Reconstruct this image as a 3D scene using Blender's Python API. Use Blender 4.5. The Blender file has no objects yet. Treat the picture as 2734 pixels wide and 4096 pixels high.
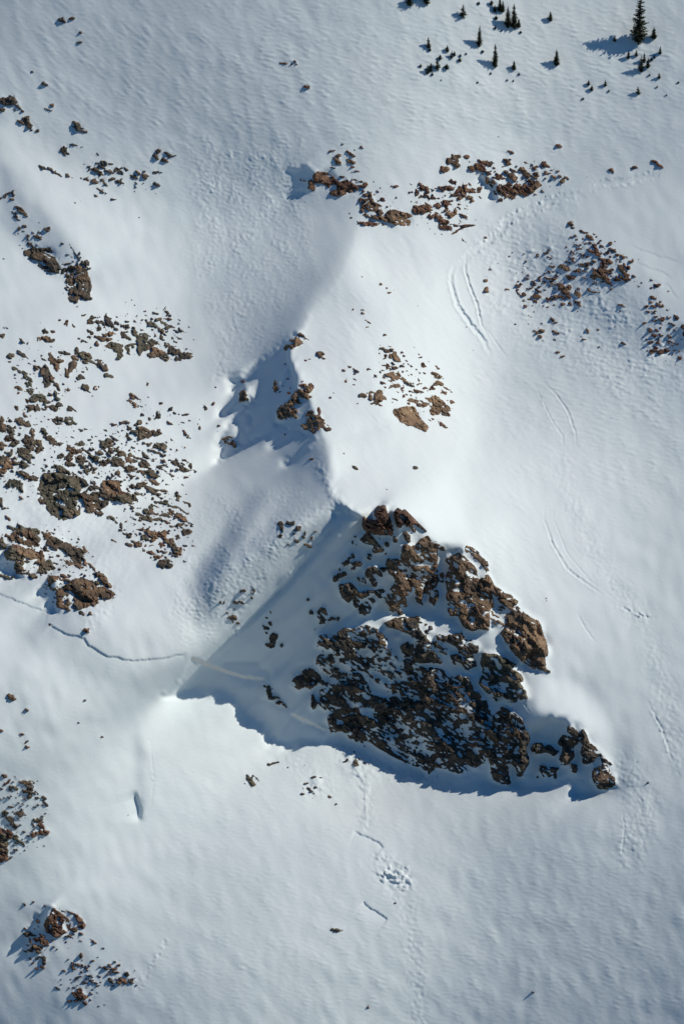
import bpy, math, random, time
import numpy as np
T0 = time.time()
random.seed(7)
rng = np.random.default_rng(11)

# ------------------------------------------------------------------ camera, sky, sun, exposure
W, H = 2734.0, 4096.0            # photograph size, used as the ruler of the slope survey
M = 200.0 / W                    # metres per survey unit
D0 = 1500.0                      # distance of the camera from the middle of the slope
PITCH = math.radians(20)
EX = np.array([1.0, 0.0, 0.0])
EY = np.array([0.0, math.sin(PITCH), math.cos(PITCH)])
EZ = np.array([0.0, -math.cos(PITCH), math.sin(PITCH)])     # from the slope towards the camera
LV = np.array([0.737, 0.631, 0.236]); LV /= np.linalg.norm(LV)
SUN = LV[0] * EX + LV[1] * EY + LV[2] * EZ                  # towards the sun, world

scn = bpy.context.scene
cam_data = bpy.data.cameras.new("camera")
cam = bpy.data.objects.new("camera", cam_data)
scn.collection.objects.link(cam)
cam.location = tuple(EZ * D0)
cam.rotation_euler = (math.pi / 2 - PITCH, 0, 0)
cam_data.sensor_fit = 'VERTICAL'
cam_data.sensor_height = 24.0
cam_data.lens = 24.0 * D0 / (H * M)
cam_data.clip_start = 10.0
cam_data.clip_end = 12000.0
scn.camera = cam

elev = math.asin(SUN[2]); azim = math.atan2(SUN[0], SUN[1])
world = bpy.data.worlds.new("World"); scn.world = world; world.use_nodes = True
nt = world.node_tree; nt.nodes.clear()
sky = nt.nodes.new('ShaderNodeTexSky'); sky.sky_type = 'NISHITA'; sky.sun_disc = False
sky.sun_elevation = elev; sky.sun_rotation = azim; sky.altitude = 3300; sky.air_density = 1.1; sky.dust_density = 0.1; sky.ozone_density = 3.0
bg = nt.nodes.new('ShaderNodeBackground'); bg.inputs['Strength'].default_value = 0.06
wo = nt.nodes.new('ShaderNodeOutputWorld')
hs = nt.nodes.new('ShaderNodeHueSaturation'); hs.inputs['Saturation'].default_value = 1.55
nt.links.new(sky.outputs[0], hs.inputs['Color']); nt.links.new(hs.outputs[0], bg.inputs[0]); nt.links.new(bg.outputs[0], wo.inputs[0])

sl = bpy.data.lights.new("sun", 'SUN'); sl.energy = 3.15; sl.angle = math.radians(0.5); sl.color = (1.0, 0.955, 0.83)
so = bpy.data.objects.new("sun", sl); scn.collection.objects.link(so)
from mathutils import Vector
so.rotation_euler = Vector(tuple(SUN)).to_track_quat('Z', 'Y').to_euler()
so.location = tuple(SUN * 600)

scn.view_settings.view_transform = 'Standard'; scn.view_settings.look = 'None'
scn.view_settings.exposure = 0.0; scn.view_settings.gamma = 1.0
scn.view_settings.use_curve_mapping = False
scn.cycles.max_bounces = 6; scn.cycles.diffuse_bounces = 3

# ------------------------------------------------------------------ small array tools
def bilin(A, x0, y0, st, u, v):
    fx = np.clip((u - x0) / st, 0, A.shape[1] - 1.001); fy = np.clip((v - y0) / st, 0, A.shape[0] - 1.001)
    ix = fx.astype(int); iy = fy.astype(int); fx = fx - ix; fy = fy - iy
    return (A[iy, ix] * (1 - fx) * (1 - fy) + A[iy, ix + 1] * fx * (1 - fy) + A[iy + 1, ix] * (1 - fx) * fy + A[iy + 1, ix + 1] * fx * fy)

def bspline(A, x0, y0, st, us, vs):
    """smooth cubic B-spline sampling on a rectangular grid us x vs"""
    def wts(c, n):
        f = np.clip(c, 1, n - 3.001); i = f.astype(int); t = f - i
        w = np.stack([(1 - t) ** 3, 3 * t ** 3 - 6 * t ** 2 + 4, -3 * t ** 3 + 3 * t ** 2 + 3 * t + 1, t ** 3], 0) / 6
        return i, w
    ix, wx = wts((us - x0) / st, A.shape[1]); iy, wy = wts((vs - y0) / st, A.shape[0])
    R = sum(A[:, ix - 1 + k] * wx[k][None, :] for k in range(4))
    return sum(R[iy - 1 + k, :] * wy[k][:, None] for k in range(4))

def fnoise(shape, st, wl, wl2=None, ang=0.0, seed=0, sharp=1.0):
    """band-limited noise, wavelength wl along angle ang (degrees clockwise), wl2 across it, unit deviation"""
    r = np.random.default_rng(seed)
    n = r.standard_normal(shape)
    F = np.fft.rfft2(n)
    fy = np.fft.fftfreq(shape[0], st)[:, None]; fx = np.fft.rfftfreq(shape[1], st)[None, :]
    wl2 = wl2 or wl; a = math.radians(ang)
    p = (fx * math.cos(a) + fy * math.sin(a)) * wl; q = (-fx * math.sin(a) + fy * math.cos(a)) * wl2
    k = np.sqrt(p * p + q * q) + 1e-9
    F *= np.exp(-(np.log(k) / 0.55) ** 2 * sharp) / (k + 0.05)
    o = np.fft.irfft2(F, s=shape)
    return o / o.std()

def blur(A, st, s):
    P = int(3 * s / st) + 2
    B = np.pad(A, P, mode='edge')
    fy = np.fft.fftfreq(B.shape[0], st)[:, None]; fx = np.fft.rfftfreq(B.shape[1], st)[None, :]
    F = np.fft.rfft2(B) * np.exp(-2 * (math.pi * s) ** 2 * (fx * fx + fy * fy))
    return np.fft.irfft2(F, s=B.shape)[P:-P, P:-P]

def polymask(poly, U, V):
    """even-odd inside test on a rectangular grid given by vectors U, V"""
    poly = np.asarray(poly, float); m = np.zeros((len(V), len(U)), bool)
    x0, y0 = poly.min(0); x1, y1 = poly.max(0)
    ia = np.searchsorted(U, x0); ib = np.searchsorted(U, x1); ja = np.searchsorted(V, y0); jb = np.searchsorted(V, y1)
    if ib <= ia or jb <= ja: return m
    X = U[None, ia:ib]; Y = V[ja:jb, None]; s = np.zeros((jb - ja, ib - ia), bool)
    n = len(poly)
    for i in range(n):
        ax, ay = poly[i]; bx, by = poly[(i + 1) % n]
        if ay == by: continue
        c = (ay > Y) != (by > Y)
        s ^= c & (X < (bx - ax) * (Y - ay) / (by - ay) + ax)
    m[ja:jb, ia:ib] = s
    return m

def polydist(pts, U, V, pad):
    """distance to a polyline, running length, side (+ right of travel) inside a padded window"""
    pts = np.asarray(pts, float)
    ia = max(0, np.searchsorted(U, pts[:, 0].min() - pad)); ib = np.searchsorted(U, pts[:, 0].max() + pad)
    ja = max(0, np.searchsorted(V, pts[:, 1].min() - pad)); jb = np.searchsorted(V, pts[:, 1].max() + pad)
    X, Y = np.meshgrid(U[ia:ib], V[ja:jb])
    D = np.full(X.shape, 1e9); S = np.zeros(X.shape); G = np.zeros(X.shape); run = 0.0
    for (ax, ay), (bx, by) in zip(pts[:-1], pts[1:]):
        dx, dy = bx - ax, by - ay; L = math.hypot(dx, dy)
        t = np.clip(((X - ax) * dx + (Y - ay) * dy) / (L * L), 0, 1)
        d = np.hypot(X - ax - t * dx, Y - ay - t * dy); b = d < D
        D[b] = d[b]; S[b] = (run + t * L)[b]; G[b] = np.sign(dx * (Y - ay) - dy * (X - ax))[b]
        run += L
    return (slice(ja, jb), slice(ia, ib)), D, S / run, G

K = W / 1568.0
def dpts(s): 
    v = [float(t) * K for t in s.split()]; return [(v[i], v[i + 1]) for i in range(0, len(v), 2)]
def tpts(s, ox, oy, sc):
    v = [float(t) / sc for t in s.split()]; return [(v[i] + ox, v[i + 1] + oy) for i in range(0, len(v), 2)]
def sm(x, a, b):
    t = np.clip((x - a) / (b - a), 0, 1); return t * t * (3 - 2 * t)
# ------------------------------------------------------------------ the lie of the land
# brightness wanted from each part of the slope, on a 98-unit net (west to east, top to bottom);
# the heights are shaped to shade that way, lens darkening of the corners included
GRID = """
160 171 167 161 167 174 176 178 186 200 204 208 200 200 199 194
181 170 161 156 157 164 172 183 199 205 207 211 200 200 198 192
182 183 167 155 154 157 171 187 203 205 209 215 201 201 199 192
179 190 182 173 164 157 169 189 201 208 219 225 205 205 200 194
210 203 201 200 184 168 160 175 193 211 223 233 234 228 216 208
209 230 223 218 207 196 187 181 177 237 242 238 224 214 200 211
222 227 230 223 208 199 177 171 168 252 247 240 214 203 195 195
220 226 230 230 221 208 190 143 145 247 253 229 201 195 209 195
225 229 230 230 230 214 192 150 145 239 246 229 215 198 200 186
229 230 230 230 230 213 179 145 166 256 256 236 219 208 198 183
226 230 230 230 228 202 186 192 197 262 258 235 214 204 196 185
221 226 230 230 230 204 190 210 217 262 242 222 202 197 198 186
229 228 230 230 230 216 200 212 150 150 150 212 197 197 200 185
230 230 230 230 230 189 202 150 150 150 150 214 208 203 207 191
230 230 230 230 230 208 185 185 150 150 150 150 215 210 214 201
230 230 230 230 230 205 205 205 150 150 150 150 224 217 226 206
222 230 230 205 205 205 205 205 150 150 150 150 200 193 213 194
216 222 205 196 194 194 191 204 150 150 150 150 204 189 198 192
190 192 190 190 190 190 209 225 228 220 209 207 209 215 213 187
166 181 186 181 181 200 212 226 225 214 211 197 192 189 182 164
163 183 191 192 192 203 214 222 220 213 208 185 172 166 164 160
161 176 193 200 201 207 214 218 210 207 202 180 166 156 160 150
149 163 184 197 201 207 208 205 203 199 187 167 158 157 153 149
136 150 170 177 182 191 192 191 194 178 164 153 147 150 146 142
"""
GR = np.array([[float(t) for t in r.split()] for r in GRID.strip().splitlines()])

SX0, SY0, SST = -756.0, -1008.0, 14.0
SNX, SNY = 304, 438
SU = SX0 + SST * np.arange(SNX); SV = SY0 + SST * np.arange(SNY)
cell = 98 * K
BR = bspline(np.pad(GR, 3, mode='edge'), cell / 2 - 3 * cell, cell / 2 - 3 * cell, cell,
             np.clip(SU, -cell, W + cell), np.clip(SV, -cell, H + cell))

CREST = dpts("820 470 812 520 806 560 790 600 770 640 735 680 706 710 692 750 662 800 665 830 690 870 702 900 716 935 735 990 745 1020 748 1060 742 1100 760 1130 800 1165 835 1186")
FEATURES = []     # polygon, level, feather
def feat(poly, lv, fe): FEATURES.append((poly, lv, fe))
# sunny side of the middle ridge
feat(CREST + dpts("870 1160 920 1170 1000 1240 1075 1255 1120 1330 1180 1380 1250 1480 1262 1540 1400 1500 1300 1250 1180 1050 1100 900 1010 760 960 640 920 540"), 'R', 1.5)
feat(dpts("806 520 870 580 960 660 1010 760 930 760 850 700 800 640 785 610"), 245, 22)
feat(dpts("700 720 735 690 800 780 860 900 870 960 800 950 740 900 700 840 670 815 672 800"), 228, 14)
feat(dpts("745 1000 860 990 1000 1050 1080 1200 1000 1235 900 1165 830 1180 765 1130 752 1060"), 252, 18)
feat(dpts("1262 1540 1205 1600 1210 1640 1262 1645 1330 1680 1400 1780 1420 1700 1330 1560"), 236, 14)
# the lee of the ridge and the gully
feat(dpts("820 470 812 520 806 560 790 600 770 640 735 680 706 710 600 790 560 700 600 560 700 480"), 192, 12)
feat(dpts("560 470 640 470 650 620 620 760 560 780 520 700 530 560"), 200, 40)
feat(dpts("455 1300 500 1230 560 1160 610 1120 560 1200 520 1290 490 1400 470 1440 440 1380"), 148, 16)
feat(dpts("520 1330 580 1250 640 1200 700 1190 640 1270 560 1370 500 1430"), 182, 14)
feat(dpts("660 1060 700 1000 740 1010 742 1100 700 1120 640 1150"), 168, 14)
# left rib
feat(dpts("0 350 60 430 110 470 150 520 190 580 205 610 230 700 330 700 420 700 380 600 300 500 200 430 100 340 0 260"), 222, 22)
feat(dpts("0 370 50 440 100 480 140 530 175 580 195 620 150 640 80 600 40 560 0 520"), 172, 10)
feat(dpts("0 1330 40 1340 100 1380 200 1440 280 1510 200 1560 60 1450 0 1430"), 214, 30)
feat(dpts("20 1500 70 1600 80 1680 40 1680 0 1600"), 212, 20)
feat(dpts("0 2060 60 2080 90 2100 30 2200 0 2200"), 140, 20)
# flat spots of the right hand rib
feat(dpts("1310 505 1380 550 1450 610 1500 660 1560 740 1560 600 1450 520 1350 480"), 208, 16)
feat(dpts("1320 540 1380 600 1440 650 1500 720 1540 820 1440 830 1330 720 1230 680 1200 600 1250 560"), 168, 25)
# long wind scoop of the lower left
feat(dpts("312 1650 320 1650 322 1700 328 1790 333 1840 328 1880 318 1870 308 1790 302 1700"), 150, 8)
feat(dpts("314 1815 324 1830 328 1880 318 1870"), 100, 3)

# rolls of the lower slope
feat(dpts("800 1800 880 1790 900 1900 905 2000 880 2060 850 1960 820 1880"), 222, 20)
feat(dpts("640 1880 690 1870 770 1950 800 2050 760 2100 700 2000"), 214, 25)
# rock walls
LIT_ROCK = [("916 1168 960 1190 1000 1240 1000 1290 985 1345 940 1360 905 1330 920 1250", 150, 6),
            ("1055 1270 1110 1320 1128 1345 1130 1410 1090 1435 1050 1420 1045 1345", 160, 6),
            ("1165 1390 1225 1420 1250 1480 1252 1530 1215 1525 1160 1450", 165, 6),
            ("1090 1500 1150 1500 1195 1570 1205 1600 1160 1605 1110 1570", 150, 8),
            ("920 1420 1000 1440 1100 1500 1110 1560 1040 1560 960 1480", 140, 10),
            ("1040 1570 1190 1620 1210 1690 1150 1690 1060 1660", 130, 10)]

for poly, lv, fe in FEATURES:
    m = blur(polymask(poly, SU, SV).astype(float), SST, max(fe, 1.5) * K)
    if lv == 'R':
        R = np.pad(GR, 3, mode='edge').copy()
        R[3:, 3:][7:18, 6:11] = np.maximum(R[3:, 3:][7:18, 6:11], np.array([222, 230, 238, 240, 235])[None, :])
        R[3:, 3:][5:7, 7:10] = np.maximum(R[3:, 3:][5:7, 7:10], 215)
        R[3:, 3:][8:18, 11] = np.maximum(R[3:, 3:][8:18, 11], 230)
        lvf = bspline(R, cell / 2 - 3 * cell, cell / 2 - 3 * cell, cell, np.clip(SU, -cell, W + cell), np.clip(SV, -cell, H + cell))
    else: lvf = lv
    BR = BR * (1 - m) + lvf * m

# cast shadows: everything below the grazing ray between a crest and the far edge of its shadow
TH = (800, 1250, 1.96); TJ = (1100, 500, 1.96); C5 = (1950, 2650, 2.6133)
SHADOWS = [
 dpts("762 1165 800 1172 835 1188 870 1160 905 1180 915 1250 905 1330 935 1385 985 1330 1005 1260 1060 1255 1048 1300 1040 1360 1050 1430 980 1400 940 1420 830 1390 740 1450 800 1440 960 1470 1040 1570 1060 1660 1150 1700 1210 1700 1225 1665 1262 1645 1300 1655 1330 1680 1350 1720 1400 1785 1408 1800 1370 1815 1310 1820 1322 1795 1250 1800 1160 1798 1080 1795 1030 1790 960 1772 905 1765 850 1735 800 1712 760 1704 700 1707 655 1714 615 1702 604 1668 562 1652 545 1625 540 1602 500 1587 440 1594 356 1598 420 1550 470 1508 500 1480 560 1425 640 1340 700 1265 755 1200"),
 tpts("780 100 735 145 700 200 600 270 480 360 370 450 320 510 190 500 260 540 220 600 270 620 200 710 110 820 340 740 180 890 330 820 270 910 290 980 160 980 100 1060 190 1060 150 1100 90 1176 290 1080 480 950 560 880 640 840 600 800 650 700 720 640 760 560 740 470 700 370 700 280 650 300 700 230", *TH),
 tpts("800 880 700 880 640 930 510 1055 600 1040 740 980 850 940", *TH),
 tpts("880 950 780 1050 700 1130 640 1180 720 1180 800 1100 830 1050 900 970", *TH),
 tpts("90 330 240 300 300 360 290 400 260 450 250 510 85 565", *TJ),
 tpts("395 225 280 300 210 420 95 565 200 540 140 620 230 640 240 500 340 440 360 340", 0, 3496, 1.96),
 tpts("60 540 0 620 -60 700 60 760 170 790 150 700 80 640", 0, 1900, 1.96),
 tpts("400 780 270 890 350 960 330 1020 450 1060 440 900", 0, 1900, 1.96),
 tpts("1440 1010 1568 900 1640 900 1640 1060 1500 1080 1420 1080", 1934, 850, 1.96),
 tpts("410 280 430 350 500 420 490 470 560 480 560 350 470 290", 1700, 550, 1.96),
]
HOLES = [tpts("335 520 440 505 430 660 370 700 345 640", *TH), tpts("590 545 690 450 680 500 615 590", *TH),
         tpts("200 920 240 900 250 960 210 975", *TH),
         dpts("740 1455 800 1425 870 1400 930 1402 960 1420 940 1432 860 1432 790 1450")]
SHM = np.zeros(BR.shape, bool)
for p in SHADOWS: SHM |= polymask(p, SU, SV)
for p in HOLES: SHM &= ~polymask(p, SU, SV)

def lin(v): v = v / 255.0; return ((v + 0.055) / 1.055) ** 2.4
AMB, GAIN = 0.155, 0.83
IT = np.clip((lin(BR) - AMB) / GAIN, 0.02, 0.985)
lxy = math.hypot(LV[0], LV[1]); lz = LV[2]; GR0 = lz / lxy
# fractional place inside the shadow along the ray
sx, sy = LV[0] / lxy, -LV[1] / lxy          # towards the sun in survey axes (v down)
YY, XX = np.mgrid[0:SNY, 0:SNX]
up = np.zeros(BR.shape); dn = np.zeros(BR.shape); au = SHM.copy(); ad = SHM.copy()
for k in range(1, 130):
    iu = np.clip((XX + k * sx).round().astype(int), 0, SNX - 1); iv = np.clip((YY + k * sy).round().astype(int), 0, SNY - 1)
    au &= SHM[iv, iu]; up += au
    iu = np.clip((XX - k * sx).round().astype(int), 0, SNX - 1); iv = np.clip((YY - k * sy).round().astype(int), 0, SNY - 1)
    ad &= SHM[iv, iu]; dn += ad
fr = up / (up + dn + 1e-6); ln = (up + dn) * SST
am = np.clip(60.0 / (ln + 60), 0.06, 0.5) + 0.05
small = 60.0 / (ln + 60)
GSH = GR0 + np.where(fr < .5, .03, np.where(fr < .8, .10, -.225)) * np.clip(ln / 250, .5, 1) + small * .25 * (1 - 2 * fr)

hx = SST
def grad_ops(h):
    def D(z):
        dx = np.zeros_like(z); dy = np.zeros_like(z)
        dx[:, :-1] = (z[:, 1:] - z[:, :-1]) / h; dy[:-1] = (z[1:] - z[:-1]) / h
        return dx, dy
    def DT(a, b):
        o = np.zeros_like(a)
        o[:, 1:] += a[:, :-1] / h; o[:, :-1] -= a[:, :-1] / h
        o[1:] += b[:-1] / h; o[:-1] -= b[:-1] / h
        return o
    return D, DT

def solve(gs, gq, ws, wq, h, z, it):
    D, DT = grad_ops(h); h2 = h * h
    def Am(z):
        dx, dy = D(z); s = ws * (dx * sx + dy * sy); q = wq * (dx * sy - dy * sx)
        a = s * sx + q * sy; b = s * sy - q * sx
        o = DT(a, b)
        return o * h2 + 1e-7 * z
    s = ws * gs; q = wq * gq
    b = DT(s * sx + q * sy, s * sy - q * sx) * h2
    r = b - Am(z); p = r.copy(); rs = (r * r).sum()
    for _ in range(it):
        Ap = Am(p); al = rs / (p * Ap).sum(); z = z + al * p; r -= al * Ap; rn = (r * r).sum()
        p = r + rn / rs * p; rs = rn
    return z
# q axis (sy,-sx): across the rays.   plane slope: dz/dv = +0.70 (downhill is nearer the camera)
Q0 = 0.70 * (-sx)
BASE_S = 0.70 * sy
def target(q):
    g = np.full(q.shape, BASE_S)
    for _ in range(30):
        g = 0.5 * g + 0.5 * (lz - IT * np.sqrt(1 + g * g + q * q)) / lxy
    return np.clip(g, -2.2, 0.5)
right = blur(polymask(CREST + dpts('870 1160 920 1170 1000 1240 1075 1255 1120 1330 1180 1380 1250 1480 1262 1540 1205 1600 1262 1645 1330 1680 1420 1800 1568 1900 2100 1900 2100 300 1000 300'), SU, SV).astype(float), SST, 30)
WQ = 0.09 + 0.5 * right
Z = None; q = np.full(BR.shape, Q0)
for rnd in range(3):
    gs = target(q); gs = np.where(SHM, GSH, gs)
    for p, lv, fe in LIT_ROCK:
        m = blur(polymask(dpts(p), SU, SV).astype(float), SST, fe * K)
        gs = gs * (1 - m) + m * (0.10 - (lv - 140) * 0.008)
    ws = np.where(SHM, 30.0, 1.0 + 1.5 * sm(BR, 222, 240) + 5 * blur(polymask(dpts('420 1380 500 1200 620 1090 740 1100 752 1170 560 1415 470 1500 430 1500'), SU, SV).astype(float), SST, 40))
    gq = np.full(BR.shape, Q0)
    if Z is None:
        Z = 0.70 * SV[:, None] + 0 * SU[None, :]; Z = Z - 0.70 * 2048
        for f, it in ((8, 300), (4, 500), (2, 700)):
            a = lambda A: A[::f, ::f]
            zc = solve(a(gs), a(gq), a(ws), a(WQ), SST * f, a(Z).copy(), it)
            us = np.arange(SNX) / f; vs = np.arange(SNY) / f
            XI, YI = np.meshgrid(us, vs); dz = zc - a(Z)
            Z = Z + bilin(dz, 0, 0, 1.0, XI, YI)
    Z = solve(gs, gq, ws, WQ, SST, Z, 400)
    dx = np.gradient(Z, SST, axis=1); dy = np.gradient(Z, SST, axis=0)
    q = np.clip(blur(dx * sy - dy * sx, SST, 20), -1.5, 0.4)
# trim the heights so that the crests shade exactly the surveyed ground
def horizon(Zg, n=170):
    hz = np.full(Zg.shape, -1e9); yy, xx = np.mgrid[0:Zg.shape[0], 0:Zg.shape[1]].astype(float)
    for k in range(1, n): hz = np.maximum(hz, bilin(Zg, 0, 0, 1.0, xx + k * sx, yy + k * sy) - k * SST * GR0)
    return hz
TRIM = blur(polymask(dpts('350 1640 480 1380 700 1130 1000 1130 1420 1600 1440 1840 1000 1860 500 1760'), SU, SV).astype(float), SST, 50)
TRIM2 = np.clip(TRIM + blur(polymask(dpts('450 1100 480 800 640 740 770 980 760 1120'), SU, SV).astype(float), SST, 20), 0, 1)
for it in range(5):
    hz = horizon(Z)
    eo = np.where(~SHM, np.clip(hz + 1 - Z, 0, 40), 0); ei = np.where(SHM, np.clip(Z - hz + 4, 0, 40), 0)
    Z = Z + 0.15 * TRIM * blur(np.minimum(eo, 12), SST, 40) - TRIM2 * blur(ei, SST, 14) * 1.0
Z -= Z[SNY // 2, SNX // 2]
Z0 = Z.copy()
for _ in range(3):     # spline coefficients that pass through the heights, so crests stay sharp
    B_ = np.pad(Z, 1, mode='reflect', reflect_type='odd')
    B_ = (B_[:-2] + 4 * B_[1:-1] + B_[2:]) / 6; B_ = (B_[:, :-2] + 4 * B_[:, 1:-1] + B_[:, 2:]) / 6
    Z = Z + (Z0 - B_)
print("base", round(time.time() - T0, 1), Z.min(), Z.max())
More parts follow.
